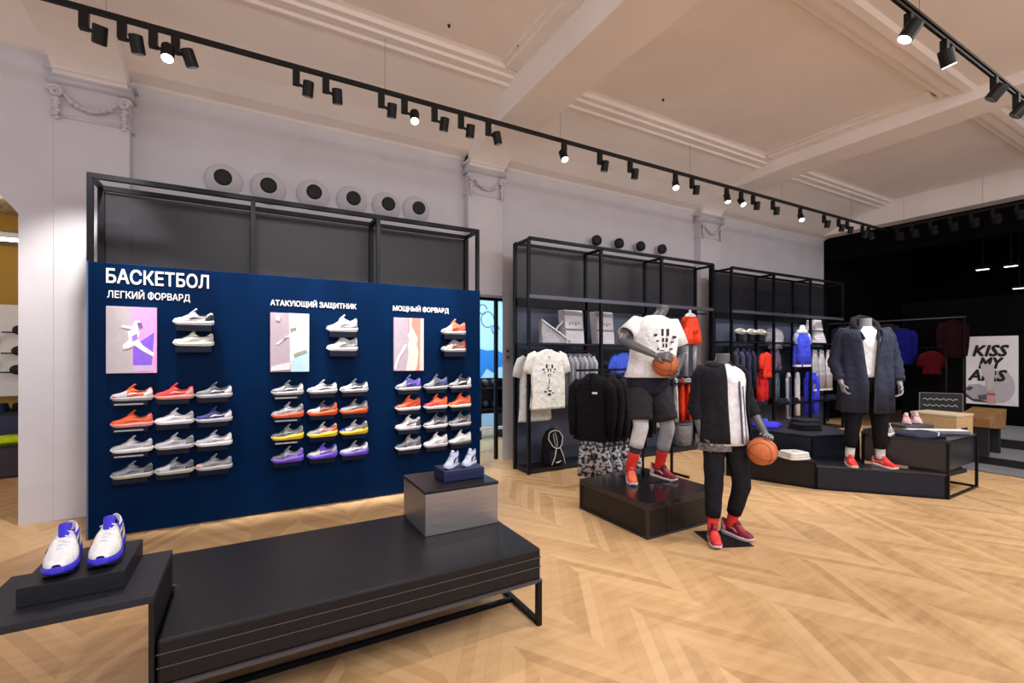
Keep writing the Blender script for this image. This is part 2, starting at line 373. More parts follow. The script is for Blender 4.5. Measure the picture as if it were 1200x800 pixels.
# ---------------------------------------------------------------- sneakers
Wp = [(0, .013), (.015, .021), (.05, .030), (.12, .039), (.25, .047), (.4, .045), (.6, .037), (.8, .036), (.92, .031), (.975, .021), (1, .009)]
Hlow = [(0, .012), (.04, .026), (.12, .036), (.25, .044), (.36, .060), (.46, .082), (.53, .094), (.60, .070), (.72, .050), (.86, .066), (.93, .088), (.97, .074), (1, .056)]
Hmid = [(0, .012), (.04, .026), (.12, .038), (.25, .050), (.36, .075), (.46, .108), (.54, .128), (.62, .108), (.75, .085), (.86, .098), (.94, .118), (.975, .1), (1, .078)]
Hhigh = [(0, .012), (.04, .028), (.12, .040), (.25, .055), (.36, .085), (.46, .125), (.54, .155), (.62, .150), (.75, .135), (.86, .140), (.95, .146), (.975, .135), (1, .11)]
def sneaker(label, toe, heel, sole, accent, loc, rotz=0, style='low', lace=(.8, .8, .8), lining=(.03, .03, .04), L=.29, parent=None, group=None, big_sole=False, logo=True, outsole=None, tilt=0, roll=0, splitat=.42, name='sneaker', fine=False):
    Hc = dict(low=Hlow, mid=Hmid, high=Hhigh)[style]
    if parent is None:
        t = thing(name, label, 'shoe', loc, rotz, group)
    else:
        t = bpy.data.objects.new('shoe', None); C.objects.link(t); t.parent = parent; t.location = loc; t.rotation_euler = (0, 0, rotz)
        if label: t['label'] = label
    t.rotation_euler = (roll, tilt, rotz)
    W = L / .29
    def soletop(s):
        b = (.040 if fine else .030) if not big_sole else .034
        return (b + (.012 if not big_sole else .030) * max(0, (s - .35)) / .65 + .004 * max(0, .15 - s) / .15) * W
    def solebot(s):
        return (.016 * max(0, (.18 - s) / .18) ** 2 + .006 * max(0, (s - .9) / .1)) * W
    S = [0, .015, .04, .08, .13, .19, .26, .33, .40, .47, .54, .61, .68, .75, .82, .88, .93, .965, .985, 1]
    if fine: S = [lerp(a, b, q / 2) for a, b in zip(S, S[1:]) for q in (0, 1)] + [1]
    def X(s): return (s) * L
    # outsole + midsole
    for nm, lo, hi, m, grow in (('outsole', lambda s: solebot(s), lambda s: solebot(s) + .007, outsole or sole, 1.04), ('midsole', lambda s: solebot(s) + .006, soletop, sole, 1.10)):
        R = []
        for s in S:
            w = curve(Wp, s) * grow * W; a, b = lo(s), hi(s); mid = (a + b) / 2
            x = X(s) + ((-.004 if nm == 'midsole' else .004) if s < .02 else (.006 if nm == 'midsole' else 0) if s > .99 else 0) * W
            R.append([(x, -w * .94, a), (x, -w * 1.03, mid), (x, -w * .93, b), (x, 0, b), (x, w * .93, b), (x, w * 1.03, mid), (x, w * .94, a), (x, 0, a)])
        B().rings(R).build(nm, shoe_mat(m), t, smooth=True, subsurf=1 if fine else 0)
    # upper
    NP = 17
    def surf(s, f, off=0):
        w = curve(Wp, s) * W + off; H = curve(Hc, s) * W + off; zb = soletop(s) - .004
        c, sn = cos(f), sin(f)
        y = w * math.copysign(abs(c) ** .75, c); z = zb + max(0, H) * abs(sn) ** .85
        # ankle narrows towards the collar
        if s > .45: y *= 1 - .22 * abs(sn)
        return (X(s), y, z)
    u = B(); vs = [surf(s, pi * j / (NP - 1)) for s in S for j in range(NP)]; fa = []; fb = []
    for i in range(len(S) - 1):
        sm = (S[i] + S[i + 1]) / 2
        for j in range(NP - 1):
            fm = (j + .5) / (NP - 1)
            if .55 < sm < .955 and .30 < fm < .70: continue
            (fa if sm < splitat else fb).append((i * NP + j, i * NP + j + 1, (i + 1) * NP + j + 1, (i + 1) * NP + j))
    o = len(u.v); u.v += vs
    for f in fa: u.f.append(list(f)); u.m.append(0)
    for f in fb: u.f.append(list(f)); u.m.append(1)
    up_ = u.build('upper', [shoe_mat(toe), shoe_mat(heel)], t, smooth=True, solid=.004, soff=-1, subsurf=1 if fine else 0)
    T0 = t
    if parent is None: t = up_
    if toe != heel or accent != heel:
        for nm_, ss, f0, mm in (('heel_counter', (.80, .86, .91, .95, .98, .995), .95, accent), ('toe_guard', (.0, .02, .05, .09, .13, .17), .5, heel)):
            hb = B(); R = []
            order = [(s, 0) for s in ss] + [(s, 1) for s in ss[::-1]] if nm_[0] == 'h' else [(s, 0) for s in ss[::-1]] + [(s, 1) for s in ss]
            for s, side in order:
                k = f0 * ((s - ss[0]) / (ss[-1] - ss[0]) * .6 + .4 if nm_[0] == 'h' else 1 - (s - ss[0]) / (ss[-1] - ss[0]) * .6)
                R.append([surf(s, (q / 4 * k * .95 + .02) if side else pi - (q / 4 * k * .95 + .02), .0012) for q in range(5)])
            hb.rings(R, closed=False)
            if not fine: hb.build(nm_, shoe_mat(mm), t, smooth=True, solid=.001)
    # lining
    l = B(); R = []
    for s in (.5, .58, .7, .82, .92, .96):
        w = curve(Wp, s) * W * .8; z = soletop(s) + .035 * W
        R.append([(X(s), -w, z + .012), (X(s), 0, z), (X(s), w, z + .012)])
    l.rings(R, closed=False).build('lining', shoe_mat(lining), t, smooth=True, solid=.004)
    # tongue
    hz = curve(Hc, .5) * W + soletop(.5)
    tg = B(); R = []
    for q in range(5):
        k = q / 4; s = lerp(.40, .575, k); z = soletop(s) + curve(Hc, .45) * W * .9 + (hz + .022 * W - (soletop(.45) + curve(Hc, .45) * W * .9)) * k
        w = lerp(.016, .024, k) * W
        R.append([(X(s), -w, z - .006), (X(s) - .003, 0, z + .002), (X(s), w, z - .006), (X(s) + .008, w * .8, z - .008), (X(s) + .006, 0, z - .003), (X(s) + .008, -w * .8, z - .008)])
    tg.rings(R).build('tongue', shoe_mat(accent if fine else heel), t, smooth=True, subsurf=1 if fine else 0)
    # laces
    lc = B()
    for q in range(5):
        s = .25 + q * .055
        w = (.013 + .002 * q) * W; z = soletop(s) - .004 + curve(Hc, s) * W + .002
        zs = z - .004
        lc.tube([(X(s) - .002, -w * 1.25, zs - .003), (X(s), -w * .5, z + .001), (X(s) + .004, 0, z + .003), (X(s) + .006, w * .5, z + .001), (X(s) + .008, w * 1.25, zs - .003)], .0028 * W, 6)
    lc.build('laces', shoe_mat(lace), t, smooth=True)
    # swoosh logo on both sides
    if logo:
        lg = B()
        for side in (0, 1):
            top = []; bot = []
            for q in range(13):
                k = q / 12; s = lerp(.40, .84, k)
                # curve: hook at the front, long rising tail to the heel
                mid_ = .30 + .42 * k ** 1.6 + .25 * max(0, .22 - k)
                th = .15 * (1 - k) ** .8 * min(1, (k + .04) * 6) + .012
                for arr, h in ((top, mid_ + th), (bot, mid_ - th * .8)):
                    f = math.asin(min(.98, max(.05, h * .78)))
                    f = f if side else pi - f
                    arr.append(surf(s, f, .003))
            lg.rings([[a, b] for a, b in zip(top, bot)], closed=False)
        lg.build('swoosh_logo', shoe_mat(accent if not fine else (.02, .02, .04)), t, smooth=True, solid=.001)
    return T0

# ---------------------------------------------------------------- blue shoe wall
PY = 5.28
t = thing('shoe_wall', 'navy blue shoe display wall lettered БАСКЕТБОЛ in a black steel frame', 'display wall', (0, 0, 0))
SW = t
B().box(-1.23, PY, .01, 2.52, PY + .06, 2.41).build('panel', M_bluepanel, t, bevel=.003)
B().box(-1.236, PY - .002, .005, -1.224, PY + .064, 2.413).build('edge_strip', mat('steel_edge_blue', (.12, .2, .33), rough=.3, metal=.7), t)
f = B()
xs = (-1.23, .02, 1.27, 2.52); b_ = .035
for x in xs:
    B().bar((x, PY + .085, 2.41 if x not in (-1.23, 2.52) else .0), (x, PY + .085, 3.2), .042).build('front_post', M_blackmetal, t)
    B().bar((x, 5.72, 0), (x, 5.72, 3.2), .05).build('rear_post', M_blackmetal, t)
    B().bar((x, PY + .085, 3.18), (x, 5.72, 3.18), .04).build('depth_rail', M_blackmetal, t)
for y in (PY + .085, 5.72):
    B().bar((-1.25, y, 3.18), (2.54, y, 3.18), .045).build('top_rail', M_blackmetal, t)
B().bar((-1.23, 5.72, 2.3), (2.52, 5.72, 2.3), .045).build('mid_rail', M_blackmetal, t)
for a, b in zip(xs, xs[1:]):
    B().box(a + .025, 5.73, 2.3, b - .025, 5.738, 3.15).build('smoky_screen', M_smoky, t)
text('lettering', 'БАСКЕТБОЛ', .17, M_letter, t, (-1.115, PY - .003, 2.235), bold=.006, width=.755)
text('lettering', 'ЛЕГКИЙ ФОРВАРД', .085, M_letter, t, (-1.10, PY - .003, 2.105), bold=.0025, width=.60)
text('lettering', 'АТАКУЮЩИЙ ЗАЩИТНИК', .075, M_letter, t, (.17, PY - .003, 2.105), bold=.003, width=.84)
text('lettering', 'МОЩНЫЙ ФОРВАРД', .075, M_letter, t, (1.41, PY - .003, 2.11), bold=.003, width=.68)

# athlete posters
def emis(c): return mat('print_%02d_%02d_%02d' % tuple(int(q * 99) for q in c), c, rough=.45, var=.05, scale=20)
def poster(name, label, x0, w, z0, h, base, right, patches, y=PY):
    p = thing('poster', label, 'poster', (x0, y, z0), 0, 'athlete posters on the blue shoe wall')
    B().box(0, -.03, 0, w, 0, h).build('backing', emis(base), p, bevel=.002)
    for k, (cc, poly) in enumerate([(right, [(w * .52, .0), (w, 0), (w, h), (w * .47, h)])] + patches):
        poly = [(a if k == 0 else a * w, b_2 if k == 0 else b_2 * h) for a, b_2 in poly]
        b = B(); b.prism(poly, -.0315 - .0008 * k, -.03, 'y'); b.build('printed_area', emis(cc), p)
    return p
athlete = [(.30, .72), (.50, .70), (.55, .78), (.66, .80), (.70, .72), (.62, .66), (.66, .60), (.62, .52), (.72, .42), (.95, .30), (.93, .25), (.70, .34), (.55, .42), (.45, .38), (.33, .36), (.32, .42), (.44, .50), (.42, .62), (.50, .66), (.30, .69)]
poster('p', 'sports poster of a leaping player, grey left half and violet pink right half', -1.10, .355, 1.44, .59, (.52, .48, .53), (.85, .38, .80),
       [((.25, .12, .82), [(.52, .12), (.9, .12), (.95, .62), (.75, .52), (.6, .45), (.52, .38)]), ((.62, .5, .75), [(.5, .02), (.95, .03), (.9, .12), (.52, .1)]),
        ((.86, .85, .92), athlete), ((.18, .12, .35), [(.60, .76), (.69, .77), (.72, .70), (.64, .68)]), ((.35, .2, .75), [(.5, .55), (.6, .60), (.62, .52), (.52, .48)])])
poster('p', 'sports poster of a running player, mauve left half and yellow to blue right half', .17, .36, 1.43, .60, (.45, .37, .45), (.80, .78, .62),
       [((.45, .68, .85), [(.52, 0), (1, 0), (1, .38), (.75, .35), (.55, .28)]), ((.88, .84, .84), [(.15, .48), (.2, .46), (.52, .66), (.62, .72), (.74, .68), (.78, .55), (.7, .44), (.92, .36), (.9, .32), (.64, .36), (.6, .2), (.5, .18), (.5, .4), (.54, .55), (.45, .6)]),
        ((.25, .25, .25), [(.50, .74), (.66, .76), (.66, .70), (.56, .70), (.60, .66), (.52, .68)]), ((.86, .72, .75), [(.02, .02), (.5, .04), (.5, .16), (.3, .13), (.03, .09)]), ((.3, .33, .25), [(.58, .30), (.9, .38), (.95, .34), (.6, .26)]), ((.85, .8, .82), [(.15, .95), (.25, .93), (.22, .86), (.14, .88)])])
poster('p', 'sports poster of a player reaching up, mauve left half and coral right half', 1.42, .35, 1.42, .61, (.46, .38, .47), (.85, .27, .20),
       [((.92, .62, .58), [(.86, 0), (1, 0), (1, 1), (.9, 1)]), ((.90, .66, .60), [(.50, 1), (.6, 1), (.58, .86), (.7, .72), (.8, .62), (.76, .5), (.82, .36), (.78, .1), (.72, 0), (.40, 0), (.48, .3), (.46, .5), (.5, .6), (.44, .66), (.52, .74)]),
        ((.93, .86, .9), [(.1, .22), (.34, .48), (.42, .5), (.38, .42), (.18, .24), (.05, .02), (0, .05)]), ((.95, .9, .75), [(.55, .46), (.74, .48), (.72, .38), (.6, .3)])])

def shelf(x0, z, label=False, w=.27):
    s = B().box(x0 + .01, PY - .105, z - .012, x0 + w, PY, z - .002).box(x0 + .02, PY - .10, z - .045, x0 + w - .01, PY - .07, z - .012)
    o = s.build('shoe_shelf', M_navyblock, SW)
    if label:
        B().box(x0 + .03, PY - .1025, z - .036, x0 + w - .04, PY - .10, z - .024).build('price_strip', mat('label_print', (.45, .45, .5), rough=.5, var=.6, scale=120, stretch=(1, 1, 4)), o)
G = {'white': (.80, .80, .83), 'cream': (.80, .82, .70), 'red': (.75, .05, .05), 'orange': (.80, .12, .03), 'grey': (.25, .26, .29), 'dgrey': (.09, .10, .12), 'silver': (.48, .48, .52), 'navy': (.05, .05, .22), 'lgrey': (.55, .56, .6),
     'yellow': (.85, .60, .04), 'purple': (.17, .09, .62), 'pink': (.8, .35, .33), 'black': (.02, .02, .025), 'coral': (.82, .14, .07), 'maroon': (.22, .01, .03), 'blue': (.05, .04, .70), 'lime': (.6, .7, .2)}
rows = (1.20, .97, .745, .52); ordn = ('top', 'second', 'third', 'bottom')
colsL = (-1.06, -.755, -.45); colsM = (.18, .51, .83); colsR = (1.43, 1.76, 2.07); cn = ('left', 'middle', 'right')
# entries: (description, toe, heel, sole, swoosh, kwargs)
gridL = [[('grey toed sneaker with orange red heel', 'lgrey', 'orange', 'silver', 'white', {}), ('all red sneaker with pink sole', 'red', 'red', 'pink', 'pink', {}), ('dark grey sneaker with large white swoosh', 'grey', 'dgrey', 'lgrey', 'white', {})],
         [('bright orange sneaker with pale pink sole', 'orange', 'orange', 'pink', 'coral', {}), ('plain white sneaker with tall heel tab', 'white', 'white', 'white', 'lgrey', {}), ('purple blue sneaker with white strap and sole', 'navy', 'navy', 'lgrey', 'white', {})],
         [('silver white sneaker with light sole', 'silver', 'lgrey', 'white', 'silver', {}), ('pale grey sneaker with silver toe', 'silver', 'lgrey', 'lgrey', 'grey', {}), ('light grey sneaker with white swoosh and sole', 'silver', 'silver', 'white', 'white', {})],
         [('dark grey sneaker with pale yellow toe sole', 'grey', 'grey', 'silver', 'dgrey', {'outsole': G['lime']}), ('grey sneaker with lime tinted front sole', 'silver', 'grey', 'silver', 'dgrey', {'outsole': G['lime']}), ('grey sneaker with pinkish toe and light sole', 'pink', 'grey', 'silver', 'grey', {'splitat': .2})]]
gridM = [[('dark grey sneaker with white side stripe', 'grey', 'dgrey', 'silver', 'white', {}), ('grey sneaker with pale midfoot strap', 'silver', 'grey', 'silver', 'white', {}), ('light grey toed sneaker with dark heel', 'silver', 'dgrey', 'silver', 'white', {})],
         [('grey sneaker with thick orange heel sole', 'grey', 'silver', 'coral', 'grey', {'big_sole': True}), ('grey and black sneaker with thick orange red sole', 'silver', 'dgrey', 'orange', 'coral', {'big_sole': True}), ('pale grey sneaker with deep red orange sole', 'grey', 'grey', 'orange', 'silver', {'big_sole': True})],
         [('green grey sneaker with thick yellow sole', 'dgrey', 'grey', 'yellow', 'grey', {'big_sole': True}), ('grey sneaker with orange trim on yellow sole', 'grey', 'silver', 'yellow', 'coral', {'big_sole': True}), ('purple toed grey sneaker on yellow sole', 'navy', 'silver', 'yellow', 'grey', {'big_sole': True, 'splitat': .2})],
         [('charcoal sneaker with thick purple sole', 'dgrey', 'grey', 'purple', 'purple', {'big_sole': True}), ('light grey sneaker with violet heel and sole', 'silver', 'purple', 'purple', 'lgrey', {'big_sole': True}), ('grey sneaker on bright purple sole', 'silver', 'grey', 'purple', 'white', {'big_sole': True})]]
gridR = [[('grey violet high sneaker with lilac sole', 'grey', 'navy', 'lgrey', 'purple', {}), ('slate blue high sneaker with violet edge', 'grey', 'dgrey', 'silver', 'navy', {}), ('dark grey high sneaker with white heel stripe', 'grey', 'black', 'silver', 'white', {})],
         [('coral red high sneaker with white sole', 'coral', 'orange', 'white', 'red', {}), ('vivid red high sneaker with pale pink sole', 'red', 'coral', 'white', 'orange', {}), ('orange high sneaker with cream sole', 'orange', 'orange', 'cream', 'coral', {})],
         [('white high sneaker with split dark sole', 'white', 'white', 'silver', 'dgrey', {}), ('grey high sneaker with white sole and pull tab', 'silver', 'dgrey', 'white', 'grey', {}), ('dark grey high sneaker with light sole', 'grey', 'dgrey', 'lgrey', 'grey', {})],
         [('charcoal knit high sneaker with white sole', 'dgrey', 'grey', 'white', 'dgrey', {}), ('white high sneaker with grey sole and black back', 'white', 'white', 'silver', 'silver', {}), ('white high sneaker with black heel wedge', 'white', 'white', 'dgrey', 'white', {})]]
for grid, cols, nm, style in ((gridL, colsL, 'left', 'low'), (gridM, colsM, 'middle', 'low'), (gridR, colsR, 'right', 'mid')):
    for r in range(4):
        for c in range(3):
            d, a, h, s, ac, kw = grid[r][c]
            shelf(cols[c], rows[r], c == 0 and nm != 'right' and r < 3)
            ac_ = G[ac]
            sneaker('%s, %s row %s of the %s grid' % (d, ordn[r], cn[c], nm), G[a], G[h], G[s], ac_, (cols[c], PY - .056, rows[r]), radians(random.uniform(-3, 3)), style, lace=G[h], group='sneakers in the %s grid of the blue wall' % nm, **kw)
for x0, zs, style, items in ((-.62, (1.88, 1.685), 'low', (('white low sneaker with black swoosh, upper of the pair beside the violet poster', 'white', 'white', 'white', 'black'), ('cream white low sneaker, lower of the pair beside the violet poster', 'cream', 'cream', 'cream', 'lgrey'))),
                             (.70, (1.85, 1.645), 'mid', (('white basketball sneaker, upper of the pair beside the yellow poster', 'white', 'white', 'white', 'silver'), ('white basketball sneaker with loose laces, lower of the pair beside the yellow poster', 'white', 'silver', 'white', 'lgrey'))),
                             (1.98, (1.85, 1.64), 'mid', (('grey and orange high sneaker, upper one beside the coral poster', 'silver', 'coral', 'silver', 'coral'), ('grey and orange high sneaker, lower of the pair beside the coral poster', 'silver', 'grey', 'silver', 'coral')))):
    for z, (lb, a, h, s, ac) in zip(zs, items):
        sneaker(lb, G[a], G[h], G[s], G[ac], (x0, PY - .056, z), 0, style, lace=G[a], L=.31, group='sneakers on the feature shelves')
        B().box(x0 + .02, PY - .105, z - .06, x0 + .30, PY, z - .002).build('feature_shelf', M_navyblock, SW, bevel=.004)

# ---------------------------------------------------------------- bench, plinth and tables in front
t = thing('bench', 'long low black upholstered bench on a thin black steel frame', 'bench', (0, 0, 0))
c = B(); c.prism([(-.33, 2.31), (1.5, 2.31), (1.5, 3.29), (-.42, 3.29), (-.42, 2.83), (-.33, 2.83)], .27, .455, 'z')
c.build('seat_pad', M_leather, t, bevel=.012)
c = B()
for z in (.40, .345):
    c.bar((-.33, 2.309, z), (1.5, 2.309, z), .004)
    c.bar((1.501, 2.31, z), (1.501, 3.29, z), .004)
c.build('piping', mat('piping_grey', (.06, .06, .075), rough=.4), t)
B().box(-.33, 2.30, .255, 1.505, 3.30, .272).build('base_board', mat('grey_edge_board', (.06, .055, .065), rough=.4), t)
for x, s in ((1.488, 'right'), (-.315, 'left')):
    g = B(); g.bar((x, 2.315, 0), (x, 2.315, .26), .03); g.bar((x, 2.315, .015), (x, 2.83, .015), .03); g.bar((x, 2.83, 0), (x, 2.83, .26), .03)
    g.build('leg_frame', M_blackmetal, t)
B().bar((-.315, 2.62, .014), (1.488, 2.62, .014), .026).build('stretcher', M_blackmetal, t)

t = thing('plinth', 'brushed metal box with black top standing on the right end of the bench', 'plinth', (.955, 2.8, .456))
p = B(); p.box(0, 0, 0, .515, .47, .265); p.build('body', M_steel, t, bevel=.003)
B().box(-.004, -.004, .265, .519, .474, .285).build('top', M_blackwood, t, bevel=.002)
t = thing('riser_block', 'small dark blue riser on the metal box at the bench end', 'riser', (1.13, 2.93, .742))
B().box(0, 0, 0, .3, .2, .075).build('block', mat('navy_riser', (.004, .010, .06), rough=.4), t, bevel=.004)
B().bar((0, -.001, .04), (.3, -.001, .04), .002).build('seam', M_black, t)
sneaker('white and navy high sneaker standing on the small blue riser, left of the pair', (.55, .62, .78), (.45, .52, .72), (.6, .64, .78), (.02, .02, .05), (1.155, 2.98, .818), radians(35), 'high', lace=(.6, .6, .7), L=.17, group='sneakers on the blue riser')
sneaker('white and navy high sneaker standing on the small blue riser, right of the pair', (.55, .62, .78), (.50, .55, .74), (.6, .64, .78), (.02, .02, .05), (1.29, 2.98, .818), radians(35), 'high', lace=(.6, .6, .7), L=.17, group='sneakers on the blue riser')

t = thing('side_table', 'dark grey display table with solid right side, left of the bench', 'table', (0, 0, 0))
B().box(-.90, 2.3, .615, -.335, 2.80, .645).build('table_top', M_darkgrey, t, bevel=.002)
B().box(-.353, 2.3, 0, -.335, 2.80, .615).build('side_panel', M_blackwood, t)
B().box(-.90, 2.3, 0, -.87, 2.33, .615).build('leg', M_blackwood, t)
t = thing('riser_block', 'charcoal riser slab on the left display table carrying white shoes', 'riser', (0, 0, .646))
B().box(-.77, 2.43, 0, -.45, 2.80, .075).build('slab', mat('charcoal_slab', (.010, .0105, .016), rough=.5, spec=.3), t, bevel=.003)
for lb, x, y, rz in (('white sneaker with royal blue sole and tongue, left of the pair on the riser', -.662, 2.445, 96), ('white sneaker with royal blue sole and tongue, right of the pair on the riser', -.535, 2.465, 92)):
    sneaker(lb, (.86, .86, .90), (.84, .84, .88), (.05, .04, .72), (.04, .03, .65), (x, y, .724), radians(rz), 'low', lace=(.75, .78, .9), lining=(.05, .04, .6), L=.325, fine=True, outsole=(.01, .01, .02), group='white and blue pair on the riser')

# ---------------------------------------------------------------- clothes
def hanger(parent, w=.19):
    h = B(); h.tube([(-w, 0, -.085), (-w * .5, 0, -.05), (0, 0, -.03), (w * .5, 0, -.05), (w, 0, -.085)], [(.006, .012)] * 5, 8)
    h.tube([(0, 0, -.03), (0, 0, .01), (.012, 0, .03), (.022, 0, .045), (.012, 0, .06), (-.006, 0, .06), (-.014, 0, .048)], .0025, 6)
    h.build('hanger', M_blackmetal, parent, smooth=True)
def top(name, label, cat, loc, rotz, col, kind='tee', w=.25, ln=.70, th=.05, group=None, hang=True, sleeve_col=None, trim=None, pr=None, logo=None, zoff=.05):
    """a top hanging from its hanger; origin at the rail, front facing local -y"""
    t = thing(name, label, cat, loc, rotz, group)
    m = fab(col); m2 = fab(sleeve_col) if sleeve_col else m
    z0 = -zoff
    ph = random.uniform(0, 6)
    secs = [(z0 + .008, 0, 0, .055, .022, 0), (z0, 0, 0, .075, .03, 0), (z0 - .02, 0, 0, .12, th * .7, .3), (z0 - .05, 0, 0, w * .78, th * .9, .4), (z0 - .09, 0, 0, w * .88, th, .5), (z0 - .2, 0, 0, w * .86, th * 1.1, .8), (z0 - .4, 0, 0, w * .88, th * 1.05, 1), (z0 - ln + .03, 0, 0, w * .93, th * 1.1, 1.2), (z0 - ln, 0, 0, w * .93, th * 1.05, 1.2), (z0 - ln + .01, 0, 0, w * .86, th * .7, 1)]
    if kind == 'tank': secs = [(z0, 0, 0, .10, .02, 0), (z0 - .03, 0, 0, .13, th * .6, .3), (z0 - .12, 0, 0, w * .62, th * .8, .3), (z0 - .2, 0, 0, w * .72, th, .5), (z0 - .26, 0, 0, w * .84, th, .6), (z0 - .5, 0, 0, w * .86, th, 1), (z0 - ln, 0, 0, w * .9, th, 1.2), (z0 - ln + .01, 0, 0, w * .8, th * .6, 1)]
    b = B(); b.loft(secs, 36, fold=.10, k=5, ph=ph); b.build('bodice', m, t, smooth=True)
    if kind in ('tee', 'long', 'hoodie', 'jacket'):
        for sx in (-1, 1):
            s = B()
            if kind == 'tee': pts = [(sx * w * .62, 0, z0 - .05), (sx * w * .86, 0, z0 - .10), (sx * w * 1.0, 0, z0 - .20), (sx * w * 1.10, 0, z0 - .31)]; rr = [(.05, th * .7), (.075, th * .8), (.078, th * .75), (.075, th * .6)]
            else: pts = [(sx * w * .66, 0, z0 - .06), (sx * w * .98, 0, z0 - .14), (sx * w * 1.08, .01, z0 - .32), (sx * w * 1.05, -.01, z0 - .5), (sx * w * 1.02, -.02, z0 - ln * .93)]; rr = [(.07, th * .8), (.075, th * .9), (.06, th * .85), (.055, th * .8), (.038, th * .6)]
            s.tube(pts, rr, 14, up=(1, 0, 0)); s.build('sleeve', m2, t, smooth=True)
    # neckband
    nb = B(); nb.tube([(.07 * cos(a), .026 * sin(a), z0 + .004 - .03 * max(0, -sin(a))) for a in [2 * pi * k / 16 for k in range(17)]], .007, 6)
    nb.build('neckband', fab(trim) if trim else m, t, smooth=True)
    if kind == 'hoodie':
        h = B(); h.loft([(z0 + .05, 0, .03, .05, .03), (z0 + .03, 0, .03, .09, .05), (z0 - .03, 0, .04, .12, .06), (z0 - .12, 0, .06, .10, .045), (z0 - .17, 0, .06, .04, .02)], 18); h.build('hood', m, t, smooth=True)
    if kind == 'jacket':
        B().bar((0, -th * 1.12, z0 - .04), (0, -th * 1.18, z0 - ln), .008).build('zip', M_steel, t)
        B().loft([(z0 + .045, 0, .0, .075, .04), (z0 + .04, 0, .0, .085, .045), (z0 - .02, 0, .0, .10, .05)], 16).build('collar', m, t, smooth=True)
    if trim:
        b = B(); b.loft([(z0 - ln + .04, 0, 0, w * .955, th * 1.13, 0), (z0 - ln - .004, 0, 0, w * .955, th * 1.13, 0)], 36, caps=False); b.build('hem_band', fab(trim), t, smooth=True)
    if pr:
        for (x, z, ww, hh) in pr:
            B().box(x - ww / 2, -th * 1.22, z0 + z - hh / 2, x + ww / 2, -th * .8, z0 + z + hh / 2).build('print_mark', M_black, t)
    if logo:
        B().box(logo[0] - .03, -th * 1.24, z0 + logo[1] - .012, logo[0] + .03, -th * .9, z0 + logo[1] + .012).build('chest_logo', M_letter, t)
    if hang: hanger(t, w * .75)
    return t
def bottoms(name, label, loc, rotz, col, ln=.5, w=.19, th=.05, group=None, stripe=None, clip=True, cat=None):
    t = thing(name, label, cat or ('shorts' if ln < .6 else 'trousers'), loc, rotz, group)
    m = fab(col); zz = -.03 if clip else 0
    b = B(); b.loft([(zz, 0, 0, w * .82, th * .6, .2), (zz - .03, 0, 0, w * .86, th * .8, .3), (zz - .15, 0, 0, w * .98, th, .6), (zz - .24, 0, 0, w, th, .8)], 28, fold=.08, k=6)
    for sx in (-1, 1):
        e = w * (.55 if ln < .6 else .36)
        b.loft([(zz - .12, sx * w * .45, 0, w * .5, th * .95, .5), (zz - .26, sx * w * .5, 0, w * .5, th, .8), (zz - ln * .6, sx * w * .52, 0, (w * .5 + e) / 2, th, 1), (zz - ln, sx * w * .55, 0, e, th * .9, 1.2)], 18, fold=.08, k=4, ph=sx)
    b.build('legs', m, t, smooth=True)
    B().loft([(zz + .002, 0, 0, w * .84, th * .7), (zz - .035, 0, 0, w * .88, th * .9)], 24, caps=False).build('waistband', m, t, smooth=True)
    if stripe:
        for sx in (-1, 1):
            B().box(sx * w * .98 - .012, -th * 1.08, zz - ln * .96, sx * w * .98 + .012, -th * .3, zz - .08).build('side_stripe', fab(stripe), t)
    if clip:
        h = B(); h.bar((-w * .7, 0, -.02), (w * .7, 0, -.02), .012); h.tube([(0, 0, -.02), (0, 0, .03), (.015, 0, .05), (0, 0, .065), (-.012, 0, .055)], .003, 6)
        for sx in (-1, 1): h.box(sx * w * .6 - .012, -th * .75, -.05, sx * w * .6 + .012, th * .75, -.01)
        h.build('hanger', M_blackmetal, t)
    return t
def folded(name, label, cat, loc, rotz, col, w=.3, d=.26, n=2, group=None, h=.03, jit=.0):
    # one folded garment: soft layered slab
    t = thing(name, label, cat, loc, rotz, group)
    b = B()
    for k in range(n):
        z = k * h; s = 1 - .05 * k
        b.loft([(z, jit * k, 0, w / 2 * s * .96, d / 2 * s * .96), (z + h * .25, jit * k, 0, w / 2 * s, d / 2 * s), (z + h * .75, jit * k, 0, w / 2 * s, d / 2 * s), (z + h * .98, jit * k, 0, w / 2 * s * .93, d / 2 * s * .93)], 32, fold=.02, k=3, p=5, ph=k)
    b.build('fold', fab(col), t, smooth=True)
    B().loft([(n * h - .004, 0, -.02, w * .16, d * .10), (n * h + .005, 0, -.02, w * .15, d * .09)], 16).build('collar', fab(tuple(c * .8 for c in col)), t, smooth=True)
    return t

